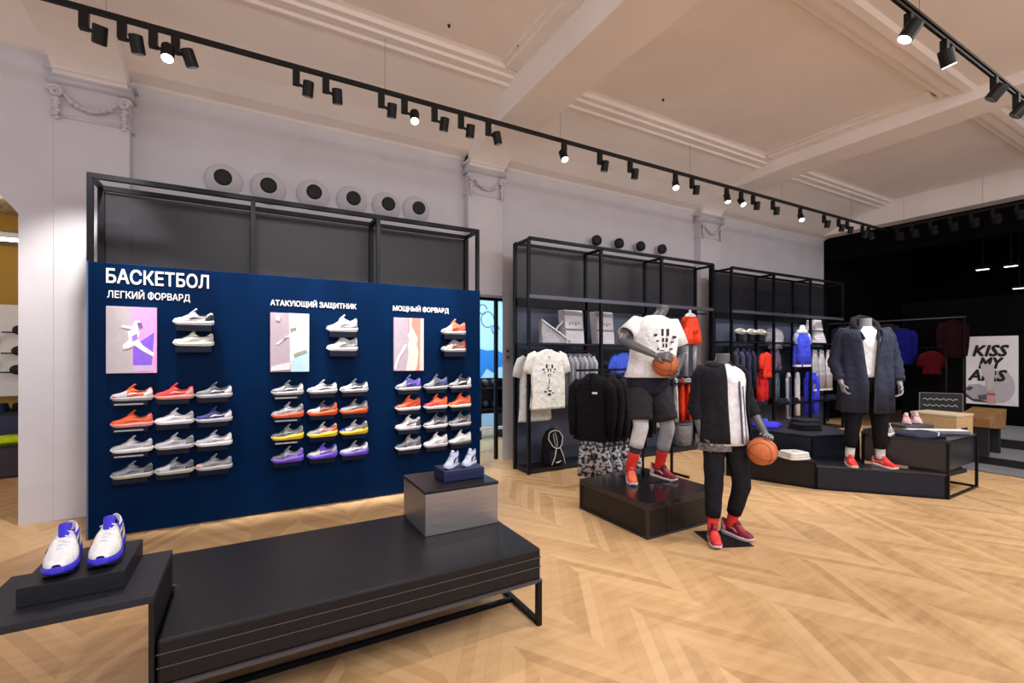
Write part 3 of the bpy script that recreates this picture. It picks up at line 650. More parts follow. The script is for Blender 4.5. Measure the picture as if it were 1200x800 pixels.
# ---------------------------------------------------------------- clothes racks
def rack(label, xs, zr=2.39, top_z=3.17, back=(.05, .06, .10)):
    t = thing('clothes_rack', label, 'clothes rack', (0, 0, 0))
    F, K = 5.285, 5.65
    for x in xs:
        B().bar((x, F, 0), (x, F, top_z), .042).build('front_post', M_blackmetal if x != xs[0] else M_blackmetal, t)
        B().bar((x, K, 0), (x, K, top_z), .045).build('rear_post', M_blackmetal, t)
        B().bar((x, F, top_z - .02), (x, K, top_z - .02), .036).build('depth_rail', M_blackmetal, t)
    for y in (F, K):
        B().bar((xs[0], y, top_z), (xs[-1], y, top_z), .042).build('top_rail', M_blackmetal, t)
    B().bar((xs[0], F, zr), (xs[-1], F, zr), .045, .05).build('header_rail', mat('grey_steel_rail', (.10, .10, .13), rough=.35, metal=.5), t)
    B().bar((xs[0], K, zr - .04), (xs[-1], K, zr - .04), .045, .12).build('header_rail', M_blackmetal, t)
    B().box(xs[0], F, .02, xs[-1], K, .06).build('base_shelf', M_darkgrey, t)
    B().box(xs[0], K + .02, .06, xs[-1], K + .03, zr).build('back_panel', mat('navy_back_panel', back, rough=.5, var=.2, scale=3), t)
    for a, b in zip(xs, xs[1:]):
        B().box(a + .02, K, zr, b - .02, K + .008, top_z - .03).build('smoky_screen', M_smoky, t)
    return t
X2 = (3.24, 4.49, 5.74, 6.99)
t = rack('tall black steel clothes rack with wall screens, holding the white tee and red shorts', X2)
for a, b in zip(X2, X2[1:]):
    if a < 5.5:
        B().box(a, 5.29, 1.74, b, 5.64, 1.765).build('shelf', M_blackwood, t)
        B().bar((a, 5.42, 1.66), (b, 5.42, 1.66), .022).build('hanging_rail', M_blackmetal, t)
    else:
        B().bar((a, 5.42, 2.32), (b, 5.42, 2.32), .022).build('hanging_rail', M_blackmetal, t)
        B().bar((a, 5.42, 1.22), (b, 5.42, 1.22), .03).build('hanging_rail', M_blackmetal, t)
        B().box(a, 5.29, 1.12, b, 5.64, 1.14).build('shelf', M_blackwood, t)
B().box(6.965, 5.265, 0, 7.015, 5.345, 3.18).build('end_post', M_blackmetal, t)
X3 = (7.5, 8.78, 10.06, 11.34)
t = rack('black steel clothes rack furthest right, with caps, blue jersey and grey tops', X3, back=(.012, .014, .03))
B().box(7.5, 5.29, 1.83, 10.06, 5.64, 1.855).build('shelf', M_blackwood, t)
B().bar((7.5, 5.42, 1.74), (10.06, 5.42, 1.74), .022).build('hanging_rail', M_blackmetal, t)
B().bar((8.78, 5.42, 1.28), (11.34, 5.42, 1.28), .022).build('hanging_rail', M_blackmetal, t)
B().box(10.06, 5.29, 1.83, 11.34, 5.64, 1.855).build('shelf', M_blackwood, t)
B().bar((10.06, 5.42, 1.76), (11.34, 5.42, 1.76), .022).build('hanging_rail', M_blackmetal, t)
B().box(7.5, 5.29, .62, 11.34, 5.64, .645).build('shelf', M_blackwood, t)
B().bar((8.78, 5.42, 2.34), (10.06, 5.42, 2.34), .022).build('hanging_rail', M_blackmetal, t)

# rack 1, upper shelf: boards, caps
t = thing('display_card', 'folded grey white cloth draped to a point on the upper rack shelf', 'folded cloth', (3.62, 5.42, 1.766))
B().prism([(-.12, .33), (-.10, 0), (.36, 0), (.36, .04), (.30, .07), (.12, .16), (.0, .24)], -.05, .05, 'y').build('cloth', fab((.42, .42, .47)), t, bevel=.01)
B().tube([(-.12, -.055, .33), (.0, -.06, .25), (.18, -.06, .15), (.36, -.06, .03)], .013, 8).build('edge', fab((.75, .75, .8)), t, smooth=True)
B().tube([(.14, -.02, .17), (.17, -.03, .24), (.22, -.03, .28), (.26, -.02, .33)], .016, 8).build('strap', fab((.6, .6, .66)), t, smooth=True)
for i, (x, lb) in enumerate(((4.08, 'pale printed box leaning on the upper rack shelf left of the post'), (4.66, 'pale printed box on the upper rack shelf right of the post'))):
    t = thing('shoe_box', lb, 'box', (x, 5.44, 1.767), radians(6), 'boxes on the upper shelf of the first rack')
    b = B(); b.prism([(-.17, 0), (.18, 0), (.13, .48), (-.22, .48)], -.07, .07, 'y'); b.build('body', mat('pale_carton', (.50, .49, .53), var=.12, scale=12), t, bevel=.004)
    B().prism([(-.215, .40), (.145, .40), (.135, .46), (-.225, .46)], -.074, -.06, 'y').build('lid_band', mat('grey_band', (.22, .22, .26)), t)
    B().prism([(-.19, .19), (.165, .19), (.162, .215), (-.193, .215)], -.074, -.06, 'y').build('lid_band', mat('grey_band2', (.13, .13, .16)), t)
    for q in range(4): B().box(-.13 + q * .06, -.073, .26 + .02 * (q % 2), -.10 + q * .06, -.069, .31).build('printed_mark', mat('grey_band', (.2, .2, .2)), t)
# grey bust with cap in bay 2, mostly hidden by the mannequin
# tee front-hung
burst = [(0, -.10, .008, .03), (-.045, -.22, .025, .05), (.045, -.22, .025, .05), (-.02, -.27, .018, .045), (.02, -.27, .018, .045), (-.09, -.26, .025, .02), (.09, -.26, .025, .02), (-.07, -.30, .018, .015), (.07, -.30, .018, .015), (-.015, -.34, .012, .04), (.015, -.34, .012, .04), (0, -.42, .01, .07), (-.012, -.50, .01, .05), (.01, -.55, .05, .02), (-.06, -.56, .03, .02), (0, -.60, .05, .03), (.06, -.58, .03, .015), (-.03, -.52, .02, .012), (.06, -.67, .06, .006)]
top('t_shirt', 'white t-shirt with black burst print hanging front on in the first rack', 't-shirt', (3.50, 5.22, 1.72), 0, (.82, .83, .80), w=.29, ln=.80, th=.04, pr=burst)
top('t_shirt', 'white t-shirt hanging directly behind the printed white tee', 't-shirt', (3.42, 5.40, 1.66), 0, (.70, .71, .72), w=.27, ln=.92, th=.03)
greys = ((.26, .26, .31), (.33, .33, .38), (.22, .22, .27), (.36, .36, .41), (.28, .28, .33), (.40, .40, .45))
for k in range(6):
    top('sweatshirt', 'grey sweatshirt hanging side on in the first rack, %s of six from the left' % ('first', 'second', 'third', 'fourth', 'fifth', 'sixth')[k], 'sweatshirt', (3.93 + k * .085, 5.46, 1.66), radians(90 + 4), greys[k], 'long', w=.17, ln=.72, th=.03, group='grey sweatshirts side on in the first rack')
top('t_shirt', 'royal blue t-shirt hanging front on in the middle bay behind the rail', 't-shirt', (5.0, 5.36, 1.68), 0, (.05, .10, .62), w=.23, ln=.60, th=.045, trim=(.03, .06, .35))
# backpack
t = thing('backpack', 'black backpack with white piping on the floor shelf of the first rack', 'backpack', (3.70, 5.40, .061))
B().loft([(0, 0, 0, .13, .08), (.02, 0, 0, .155, .10), (.2, 0, 0, .16, .105), (.38, 0, 0, .14, .09), (.47, 0, .01, .09, .06), (.50, 0, .01, .04, .03)], 24, p=3).build('body', fab((.015, .015, .02)), t, smooth=True)
B().loft([(.02, 0, -.10, .10, .03), (.1, 0, -.10, .12, .035), (.22, 0, -.10, .10, .02)], 16, p=3).build('front_pocket', fab((.02, .02, .028)), t, smooth=True)
p = B()
p.tube([(-.11, -.09, .46), (-.13, -.10, .38), (-.07, -.12, .28), (-.02, -.13, .25), (.04, -.13, .25), (.08, -.12, .29), (.11, -.10, .40), (.07, -.08, .47), (0, -.07, .49), (-.07, -.08, .48), (-.11, -.09, .46)], .008, 8)
p.tube([(-.02, -.13, .25), (-.05, -.145, .14), (-.10, -.14, .03)], .007, 8); p.tube([(.05, -.13, .25), (.09, -.145, .14), (.13, -.13, .03)], .007, 8)
p.tube([(-.03, -.11, .47), (.0, -.12, .36), (.0, -.13, .27)], .006, 6); p.tube([(-.06, -.11, .45), (-.04, -.12, .34), (-.02, -.13, .27)], .005, 6)
p.build('piping', mat('white_piping', (.7, .7, .72), rough=.4), t, smooth=True)
B().prism([(-.03, .065), (-.02, .05), (.0, .052), (.06, .075), (.0, .062), (-.018, .062)], -.15, -.13, 'y').build('swoosh_logo', M_letter, t)
B().tube([(-.03, 0, .49), (-.02, 0, .54), (.02, 0, .54), (.03, 0, .49)], .008, 8).build('handle', M_black, t, smooth=True)
# right bay: red shorts on a half form, with shelf below, jerseys hanging
t = thing('shorts', 'bright red shorts on a white hip form high in the first rack', 'shorts', (6.55, 5.40, 1.79), 0)
b = B(); b.loft([(.46, 0, 0, .15, .09, .2), (.40, 0, 0, .17, .10, .3), (.25, 0, 0, .20, .11, .6), (.18, 0, 0, .205, .11, .8)], 28, fold=.05, k=5)
for sx in (-1, 1): b.loft([(.26, sx * .09, 0, .11, .10, .5), (.12, sx * .11, 0, .12, .11, 1), (.0, sx * .12, 0, .125, .11, 1)], 18, fold=.07, k=4, ph=sx)
b.build('fabric', fab((.85, .07, .03)), t, smooth=True)
B().loft([(.44, 0, 0, .12, .07), (.50, 0, 0, .11, .07), (.53, 0, 0, .05, .03)], 18).tube([(0, 0, .5), (0, 0, .58)], .02, 10).build('hip_form', M_white, t, smooth=True)
for sx in (-1, 1): B().tube([(sx * .11, 0, .02), (sx * .10, 0, -.55)], [.055, .035], 12).build('form_leg', M_mannl, t, smooth=True)
for k, (c, lb) in enumerate((((.6, .6, .68), 'white'), ((.12, .12, .14), 'charcoal'), ((.75, .72, .78), 'pale lilac'), ((.8, .06, .02), 'orange red'), ((.78, .10, .04), 'bright red'))):
    top('jersey', '%s jersey hanging side on under the red shorts, %s from the left' % (lb, ('first', 'second', 'third', 'fourth', 'fifth')[k]), 'jersey', (5.90 + k * .16, 5.44, 1.26), radians(58), c, 'tank', w=.17, ln=.72, th=.035, group='jerseys hanging under the red shorts')
for k, x in enumerate((5.95, 6.5)):
    folded('folded_shirt', ('dark folded shirt on the upper ledge of the first rack behind the mannequin', 'pale folded shirt on the ledge behind the mannequin, nearer the end post')[k], 'folded shirt', (x, 5.45, 1.141), 0, ((.03, .03, .05), (.3, .32, .38))[k], w=.36, d=.28, n=2)
t = thing('waste_basket', 'grey tapered fabric basket on the base of the first rack', 'basket', (6.42, 5.46, .061))
B().lathe([(.13, 0), (.15, .02), (.17, .3), (.165, .38), (.15, .38)], n=24).build('basket', fab((.22, .21, .22)), t, smooth=True)
B().lathe([(.175, .36), (.178, .385), (.16, .385)], n=24).build('rim', fab((.12, .12, .13)), t, smooth=True)

# rack 2 contents
for k, x in enumerate((7.98, 8.32, 8.62)):
    t = thing('cap', 'dark cap with white crown on the upper shelf, %s of three' % ('leftmost', 'middle', 'rightmost')[k], 'cap', (x, 5.45, 1.856), 0, 'caps on the upper shelf')
    B().lathe([(.05, 0), (.07, .03), (.06, .08), (.08, .14), (.09, .16)], n=18).build('form', M_black, t, smooth=True)
    B().ball((0, 0, .18), .095, 18, 10, (1, 1.1, .75)).build('crown', fab((.80, .80, .74)), t, smooth=True)
    B().loft([(.165, .0, -.10, .075, .07), (.18, .0, -.10, .075, .07)], 18).build('visor', fab((.55, .55, .5)), t, smooth=True)
def bust(parent, m=M_mannl, sc=1.0):
    b = B(); b.loft([(0, 0, 0, .13 * sc, .08 * sc), (.06 * sc, 0, 0, .15 * sc, .095 * sc), (.22 * sc, 0, 0, .14 * sc, .09 * sc), (.42 * sc, 0, 0, .18 * sc, .10 * sc), (.54 * sc, 0, 0, .19 * sc, .09 * sc), (.60 * sc, 0, 0, .13 * sc, .07 * sc), (.63 * sc, 0, 0, .06 * sc, .055 * sc), (.70 * sc, 0, -.01, .05 * sc, .05 * sc), (.71 * sc, 0, -.01, .03 * sc, .03 * sc)], 24)
    b.build('torso_form', m, parent, smooth=True)
t = top('jersey', 'pale grey top on the small torso form beside the blue jersey', 'top', (9.02, 5.42, 2.18), 0, (.40, .40, .45), 'tee', w=.20, ln=.40, th=.075, hang=False, trim=(.12, .12, .14))
t = top('jersey', 'mauve grey jersey hanging left of the bright blue one', 'jersey', (9.20, 5.52, 1.84), 0, (.20, .17, .24), 'tank', w=.22, ln=.42, th=.05)
t = top('jersey', 'royal blue sleeveless jersey with white hem on a torso form', 'jersey', (9.78, 5.30, 2.16), 0, (.07, .10, .85), 'tank', w=.28, ln=.74, th=.10, hang=False, trim=(.8, .8, .85), sleeve_col=(.3, .35, .8))
B().loft([(-.12, 0, 0, .19, .075), (-.06, 0, 0, .15, .06), (-.03, 0, 0, .06, .05), (.03, 0, 0, .05, .048), (.05, 0, 0, .03, .03)], 20).build('torso_form', M_white, t, smooth=True)
for sx in (-1, 1): B().tube([(sx * .2, 0, -.14), (sx * .26, .0, -.24), (sx * .25, -.02, -.34)], [.045, .04, .035], 10).build('sleeve', fab((.35, .38, .7)), t, smooth=True)
for k, (x, c, lb) in enumerate(((7.72, (.05, .05, .09), 'charcoal'), (7.90, (.07, .07, .13), 'slate'), (8.08, (.04, .045, .10), 'navy'), (8.24, (.03, .03, .06), 'blue black'))):
    top('hoodie', '%s hoodie hanging side on under the caps' % lb, 'hoodie', (x, 5.45, 1.74), radians(60), c, 'hoodie', w=.20, ln=.74, th=.05, group='hoodies hanging under the caps')
top('t_shirt', 'bright red t-shirt hanging above the red shorts in the far rack', 't-shirt', (8.62, 5.34, 1.70), radians(12), (.85, .05, .03), 'tee', w=.21, ln=.48, th=.07)
bottoms('shorts', 'long bright red shorts below the red t-shirt in the far rack', (8.60, 5.40, 1.27), radians(12), (.80, .03, .03), ln=.56, w=.17, th=.07, clip=False)
bottoms('shorts', 'teal grey shorts hanging right of the red outfit', (9.03, 5.40, 1.28), radians(20), (.07, .13, .15), ln=.55, w=.19, group='bottoms on the lower rail')
bottoms('track_pants', 'white side striped track pants hanging between teal and blue shorts', (9.50, 5.42, 1.28), radians(30), (.55, .56, .62), ln=.92, w=.19, stripe=(.05, .05, .1), group='bottoms on the lower rail')
bottoms('track_pants', 'white track pants beside the royal blue shorts', (9.82, 5.42, 1.28), radians(30), (.70, .70, .74), ln=.88, w=.17, group='bottoms on the lower rail')
bottoms('shorts', 'royal blue long shorts hanging beneath the blue jersey', (10.28, 5.38, 1.28), 0, (.05, .06, .75), ln=.90, w=.24, th=.07, group='bottoms on the lower rail')
folded('folded_shirt', 'white folded tee standing on the far shelf above grey tops', 'folded shirt', (10.55, 5.45, 1.856), 0, (.6, .57, .62), w=.46, d=.3, n=7, h=.035)
folded('folded_shirt', 'small white folded tee on top of the far shelf pile', 'folded shirt', (10.50, 5.45, 2.12), 0, (.62, .6, .64), w=.34, d=.26, n=5, h=.045)
for k, x in enumerate((10.40, 10.66, 10.95)):
    top('t_shirt', '%s top hanging side by side in the last bay' % ('pale grey', 'silver grey', 'pinkish white')[k], 't-shirt', (x, 5.38, 1.76), radians(10), ((.45, .46, .5), (.5, .5, .54), (.62, .57, .62))[k], 'tank', w=.19, ln=.86, th=.05, trim=(.7, .7, .7), group='grey tops in the last bay')
for k, x in enumerate((7.9, 8.5, 9.2, 9.8, 10.5, 11.0)):
    folded('folded_trousers', 'dark folded trousers on the low shelf of the far rack, %s of six' % ('first', 'second', 'third', 'fourth', 'fifth', 'last')[k], 'trousers', (x, 5.45, .646), 0, (.02, .02, .04), w=.42, d=.28, n=3, group='dark folded trousers on the low shelf')

# free-standing garment rail
t = thing('garment_rail', 'black floor rail hung with black hoodies behind the left mannequin', 'garment rail', (0, 0, 0))
B().bar((3.35, 4.38, 1.42), (5.05, 4.38, 1.42), .028).build('top_bar', M_blackmetal, t)
B().bar((4.3, 4.30, 1.36), (5.05, 4.30, 1.36), .02).build('inner_bar', M_blackmetal, t)
for x in (3.85, 4.95):
    B().bar((x, 4.38, 0), (x, 4.38, 1.42), .028).build('upright', M_blackmetal, t)
    B().bar((x, 4.1, .014), (x, 4.66, .014), .028).build('foot', M_blackmetal, t)
for k, (x, c, kd, lb) in enumerate(((3.58, (.008, .008, .010), 'hoodie', 'black hoodie with chest logo, first on the floor rail'), (3.70, (.010, .010, .013), 'long', 'black sweatshirt second on the floor rail'), (3.82, (.012, .013, .018), 'hoodie', 'black hoodie in the middle of the floor rail'), (3.95, (.016, .02, .032), 'jacket', 'slate navy jacket fourth on the floor rail'), (4.10, (.018, .024, .042), 'jacket', 'navy zip jacket fifth on the floor rail'), (4.26, (.008, .008, .014), 'long', 'blue black sweatshirt last of the dark tops on the floor rail'))):
    top(('hoodie', 'sweatshirt', 'hoodie', 'jacket', 'jacket', 'sweatshirt')[k], lb, ('hoodie', 'sweatshirt', 'hoodie', 'jacket', 'jacket', 'sweatshirt')[k], (x, 4.38, 1.38), radians(-60), c, kd, w=.235, ln=.76, th=.06, group='dark tops on the floor rail', logo=(.06, -.18) if k == 0 else None)
M_camo = mat('camouflage_print', (.22, .22, .24), rough=.8, var=.95, scale=26)
for e_, p_ in zip([n for n in M_camo.node_tree.nodes if n.type == 'VALTORGB'][0].color_ramp.elements, (.47, .53)): e_.position = p_
MATS['fabric_22_22_22'] = M_camo
for k, x in enumerate((3.60, 3.76, 3.92, 4.08)):
    o = bottoms('shorts', 'black and white camouflage shorts hung low on the floor rail, %s' % ('nearest the left end', 'second', 'third', 'nearest the podium')[k], (x, 4.36, .62), radians(-60), (.225, .225, .225), ln=.46, w=.20, th=.055, group='camouflage shorts on the floor rail')
top('t_shirt', 'pale grey t-shirt at the right of the dark tops on the floor rail', 't-shirt', (4.50, 4.38, 1.38), radians(-60), (.55, .55, .6), 'tee', w=.2, ln=.66, th=.05)

# ---------------------------------------------------------------- podiums
t = thing('podium', 'black square podium carrying the mannequin in a white tee', 'podium', (0, 0, 0))
B().box(3.0, 2.92, .012, 3.93, 3.85, .255).build('body', mat('brown_black_laminate', (.010, .008, .008), rough=.4, var=.2, scale=6, spec=.35), t, bevel=.002)
B().box(2.99, 2.91, .262, 3.94, 3.86, .31).build('top', mat('podium_top', (.016, .014, .017), rough=.18, var=.2, scale=4), t, bevel=.004)
f = B()
for x, y in ((3.0, 2.92), (3.93, 2.92), (3.0, 3.85), (3.93, 3.85)): f.bar((x, y, 0), (x, y, .27), .022)
for y in (2.918, 3.852): f.bar((3.0, y, .01), (3.93, y, .01), .02); f.bar((3.0, y, .258), (3.93, y, .258), .014)
for x in (2.998, 3.932): f.bar((x, 2.92, .01), (x, 3.85, .01), .02); f.bar((x, 2.92, .258), (x, 3.85, .258), .014)
f.build('frame', mat('satin_black_steel', (.05, .05, .055), rough=.3, metal=.6), t)
B().box(3.24, 2.913, .02, 3.25, 2.919, .25).build('door_seam', M_black, t)
def polytable(label, poly, z0, z1, m, lipm=None, name='podium'):
    t = thing(name, label, 'podium', (0, 0, 0))
    B().prism(poly, z0, z1 - .03, 'z').build('body', m, t, bevel=.002)
    cx = sum(p[0] for p in poly) / len(poly); cy = sum(p[1] for p in poly) / len(poly)
    big = [(cx + (x - cx) * 1.01, cy + (y - cy) * 1.01) for x, y in poly]
    B().prism(big, z1 - .026, z1, 'z').build('top', lipm or m, t, bevel=.003)
    f = B()
    for a, b in zip(poly, poly[1:] + poly[:1]):
        f.bar((a[0], a[1], .01), (b[0], b[1], .01), .02); f.bar((a[0], a[1], 0), (a[0], a[1], z1 - .03), .02)
    f.build('frame', M_blackmetal, t)
    return t
M_bluegrey = mat('blue_grey_laminate', (.008, .010, .020), rough=.45, var=.15, scale=5, spec=.3)
A_ = [(5.87, 3.03), (6.14, 3.22), (5.98, 4.02), (5.52, 3.95)]
B2 = [(5.88, 3.02), (6.73, 2.09), (6.47, 2.80), (6.9, 2.95), (6.16, 3.18)]
B2 = [(5.88, 3.02), (6.72, 2.10), (6.50, 2.83), (6.88, 3.0), (6.165, 3.2)]
polytable('low black podium with folded white top, beside the big platform', A_, .012, .33, M_blackwood)
polytable('low angular navy black platform under the coated mannequin', B2, .012, .285, M_bluegrey, mat('platform_top', (.02, .022, .03), rough=.22))
D_ = [(6.17, 3.22), (6.88, 3.02), (7.5, 4.1), (6.5, 4.5), (6.0, 4.05)]
polytable('raised navy black display block behind the coated mannequin', D_, .012, .585, M_bluegrey)
t = thing('display_table', 'glossy black display table with open right end and shoe boxes on top', 'table', (0, 0, 0))
C_ = [(6.74, 2.09), (7.65, 2.11), (7.60, 2.98), (6.92, 2.99), (6.53, 2.82)]
M_gloss = mat('black_gloss_table', (.012, .012, .015), rough=.15, var=.1)
B().prism([(6.75, 2.10), (7.64, 2.12), (7.59, 2.97), (6.92, 2.98), (6.54, 2.82)], .31, .62, 'z').build('body', mat('table_body_black', (.016, .016, .021), rough=.25), t, bevel=.002)
B().prism(C_, .622, .645, 'z').build('top', M_gloss, t, bevel=.002)
f = B()
for a, b in zip(C_, C_[1:] + C_[:1]):
    f.bar((a[0], a[1], 0), (a[0], a[1], .62), .026); f.bar((a[0], a[1], .013), (b[0], b[1], .013), .024)
f.build('frame', M_blackmetal, t)

folded('folded_shirt', 'white folded shirt lying on the low podium beside the basketball', 'folded shirt', (5.84, 3.26, .331), radians(-20), (.72, .71, .68), w=.30, d=.26, n=3, h=.028)
folded('folded_shirt', 'pale blush folded shirt half under the white one', 'folded shirt', (5.78, 3.56, .331), radians(-10), (.55, .45, .44), w=.24, d=.22, n=2, h=.025)
t = thing('crumpled_shirt', 'royal blue shirt lying rumpled on the raised block', 'shirt', (6.42, 3.98, .586), radians(20))
b = B(); b.loft([(0, 0, 0, .27, .18), (.02, 0, 0, .28, .19), (.05, -.02, 0, .22, .15), (.07, -.05, 0, .12, .09), (.075, -.05, 0, .05, .04)], 40, fold=.10, k=5); b.build('fabric', fab((.05, .05, .62)), t, smooth=True)
B().loft([(.07, .06, .02, .07, .03), (.09, .06, .02, .06, .025)], 14).build('collar', fab((.10, .12, .8)), t, smooth=True)
folded('folded_shirt', 'black folded shirt on the raised block right of the blue one', 'folded shirt', (6.62, 3.55, .586), radians(-25), (.012, .012, .016), w=.36, d=.28, n=3, h=.025)
folded('folded_shirt', 'dark grey folded shirt at the rear of the raised block', 'folded shirt', (7.0, 3.75, .586), radians(-25), (.03, .03, .04), w=.36, d=.28, n=3, h=.03)

# on the black table: clothes, pinkish sneakers, boxes
t = thing('jacket', 'dark navy jacket laid across the black table front', 'jacket', (6.88, 2.38, .646), radians(-8))
b = B(); b.loft([(0, 0, 0, .25, .16), (.025, 0, 0, .26, .17), (.05, 0, .02, .22, .13), (.06, 0, .02, .10, .06)], 40, fold=.05, k=4, p=3.5); b.build('fabric', fab((.03, .035, .06)), t, smooth=True)
B().tube([(.02, -.16, .03), (.12, -.12, .05), (.20, .02, .05)], .006, 8).build('white_edge', fab((.7, .7, .7)), t, smooth=True)
t = thing('trousers', 'white striped trousers folded over the black table corner', 'trousers', (7.26, 2.36, .646), radians(-35))
b = B(); b.prism([(-.36, -.08), (.32, -.09), (.33, .09), (-.34, .10)], 0, .045, 'z'); b.build('leg', fab((.16, .17, .19)), t, bevel=.012)
B().prism([(-.34, -.06), (.30, -.07), (.30, .03), (-.33, .04)], .04, .054, 'z').build('stripe', fab((.75, .76, .78)), t, bevel=.002)
t = thing('shoe_box', 'brown cardboard box lid on the black table under the pink sneakers', 'box', (7.27, 2.62, .646), radians(-20))
B().box(-.20, -.12, 0, .20, .12, .075).build('box', mat('tan_card', (.30, .22, .13), rough=.6), t, bevel=.003)
B().box(-.205, -.125, .05, .205, .125, .085).build('lid', mat('dark_card', (.07, .06, .06), rough=.5), t, bevel=.003)
sneaker('pink and grey sneaker resting on the shoe box, left one', (.62, .32, .33), (.6, .4, .42), (.7, .6, .62), (.3, .05, .08), (7.14, 2.60, .732), radians(25), 'low', lace=(.7, .5, .5), L=.27, group='pink sneakers on the table')
sneaker('pink and grey sneaker resting on the shoe box, right one', (.66, .42, .44), (.6, .42, .45), (.72, .64, .66), (.3, .05, .08), (7.30, 2.54, .732), radians(30), 'low', lace=(.7, .5, .5), L=.27, group='pink sneakers on the table')
sneaker('white sneaker on the table behind the coated mannequin', (.65, .66, .7), (.6, .6, .66), (.75, .75, .78), (.3, .3, .3), (6.78, 2.64, .646), radians(195), 'low', lace=(.7, .7, .7), L=.29)
t = thing('wooden_crate', 'light oak box standing behind the pink sneakers', 'crate', (8.02, 2.42, 0), radians(-4))
B().box(-.02, .06, 0, .5, .5, .05).build('foot', M_black, t)
B().box(.08, .1, .05, .46, .46, .52).build('stand', M_blackwood, t)
B().box(.05, .0, .52, .50, .5, .80).build('box', M_wood, t, bevel=.004)
B().box(.044, -.006, .785, .506, .506, .81).build('lid', mat('pale_oak', (.6, .48, .34), rough=.5), t, bevel=.002)
B().box(.16, -.004, .60, .34, .0, .635).build('hand_hole', M_black, t)
t = thing('sign_frame', 'small black framed sign with silver script behind the oak box', 'sign', (8.68, 2.82, 0), radians(-60))
B().box(-.19, 0, .78, .28, .03, 1.05).build('board', M_black, t); 
b = B()
for q in range(2):
    b.tube([(-.15 + k * .025, -.005, .96 - q * .09 + .015 * sin(k * 2.3 + q)) for k in range(16)], .006, 6)
b.build('script', mat('silver_script', (.4, .4, .42), rough=.3), t)
f = B(); f.bar((-.19, -.002, .78), (.28, -.002, .78), .012); f.bar((-.19, -.002, 1.05), (.28, -.002, 1.05), .012); f.bar((-.19, -.002, .78), (-.19, -.002, 1.05), .012); f.bar((.28, -.002, .78), (.28, -.002, 1.05), .012)
f.build('frame', mat('grey_frame', (.12, .12, .13), rough=.4), t)
B().box(-.16, 0, 0, -.13, .03, .78).build('leg', M_blackmetal, t); B().box(.22, 0, 0, .25, .03, .78).build('leg', M_blackmetal, t)
t = thing('wooden_bench', 'orange brown wooden bench on the raised floor under the poster', 'bench', (9.55, 2.50, .13))
B().prism([(-.30, .42), (.30, .36), (.36, .66), (-.30, .55)], -.10, .28, 'y').build('seat', mat('warm_wood', (.24, .12, .04), rough=.5, var=.3, scale=5), t, bevel=.004)
B().box(-.26, -.06, 0, -.20, .24, .41).build('leg', M_black, t); B().box(.20, -.06, 0, .26, .24, .38).build('leg', M_black, t)

# dark zone garments
t = thing('garment_rail', 'dark wall rail with red and blue clothes in the black zone', 'garment rail', (0, 0, 0))
B().bar((12.15, 3.5, 2.35), (12.15, 6.0, 2.35), .02).build('top_bar', mat('dim_steel', (.08, .08, .1), rough=.4), t)
for y in (3.52, 5.98): B().bar((12.15, y, 0), (12.15, y, 2.35), .03).build('upright', M_blackmetal, t)
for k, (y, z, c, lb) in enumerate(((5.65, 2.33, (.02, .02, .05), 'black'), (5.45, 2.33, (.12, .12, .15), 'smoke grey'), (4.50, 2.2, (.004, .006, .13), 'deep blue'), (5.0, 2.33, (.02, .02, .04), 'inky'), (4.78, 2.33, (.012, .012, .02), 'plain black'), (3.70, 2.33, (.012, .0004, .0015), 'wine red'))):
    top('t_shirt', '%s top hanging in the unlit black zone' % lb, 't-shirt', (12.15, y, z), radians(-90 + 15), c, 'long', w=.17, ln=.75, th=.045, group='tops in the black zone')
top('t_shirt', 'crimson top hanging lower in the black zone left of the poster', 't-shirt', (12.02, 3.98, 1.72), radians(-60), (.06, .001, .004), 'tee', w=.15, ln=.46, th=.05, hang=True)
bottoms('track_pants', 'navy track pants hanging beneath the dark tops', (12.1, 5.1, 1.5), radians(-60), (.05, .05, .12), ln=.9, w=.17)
t = thing('garment_rail', 'short lower rail in the black zone holding crimson top and pants', 'garment rail', (0, 0, 0))
B().bar((12.02, 3.75, 1.75), (12.02, 5.3, 1.75), .014).build('top_bar', M_blackmetal, t)
for y in (3.76, 5.29): B().bar((12.02, y, 0), (12.02, y, 1.75), .022).build('upright', M_blackmetal, t)

# poster KISS MY AIRS
t = thing('poster', 'white poster with slanted black words KISS MY AIRS over a sneaker', 'poster', (12.622, 3.67, .63), radians(-90))
PW_, PH_ = .77, 1.34
B().box(0, -.03, 0, PW_, 0, PH_).build('backing', emis((.80, .77, .82)), t, bevel=.002)
def lay(poly, col, k):
    B().prism([(x * PW_, z * PH_) for x, z in poly], -.0305 - .0012 * k, -.03, 'y').build('printed_area', emis(col), t)
circ = lambda cx, cz, rx, rz, n=20: [(cx + rx * cos(2 * pi * k / n), cz + rz * sin(2 * pi * k / n)) for k in range(n)]
lay(circ(.68, .27, .27, .24), (.50, .48, .52), 1)
lay([(.02, .22), (.10, .28), (.3, .30), (.42, .26), (.46, .12), (.46, .06), (.25, .07), (.06, .13)], (.40, .40, .45), 2)
lay([(.0, .18), (.18, .08), (.44, .05), (.45, .03), (.2, .035), (.0, .12)], (.05, .05, .07), 3)
lay([(.03, .21), (.12, .26), (.2, .24), (.12, .19)], (.06, .06, .08), 4)
lay([(.28, .13), (.44, .15), (.45, .07), (.3, .06)], (.10, .10, .14), 5)
for r, (w_, x_, z_, wd) in enumerate((('KISS', .15, .705, .72), ('MY', .27, .525, .50), ('AIRS', .09, .345, .78))):
    text('lettering', w_, .30, M_black, t, (x_ * PW_, -.036, z_ * PH_), bold=.019, shear=.28, width=wd * PW_ * .93, ext=.0015)
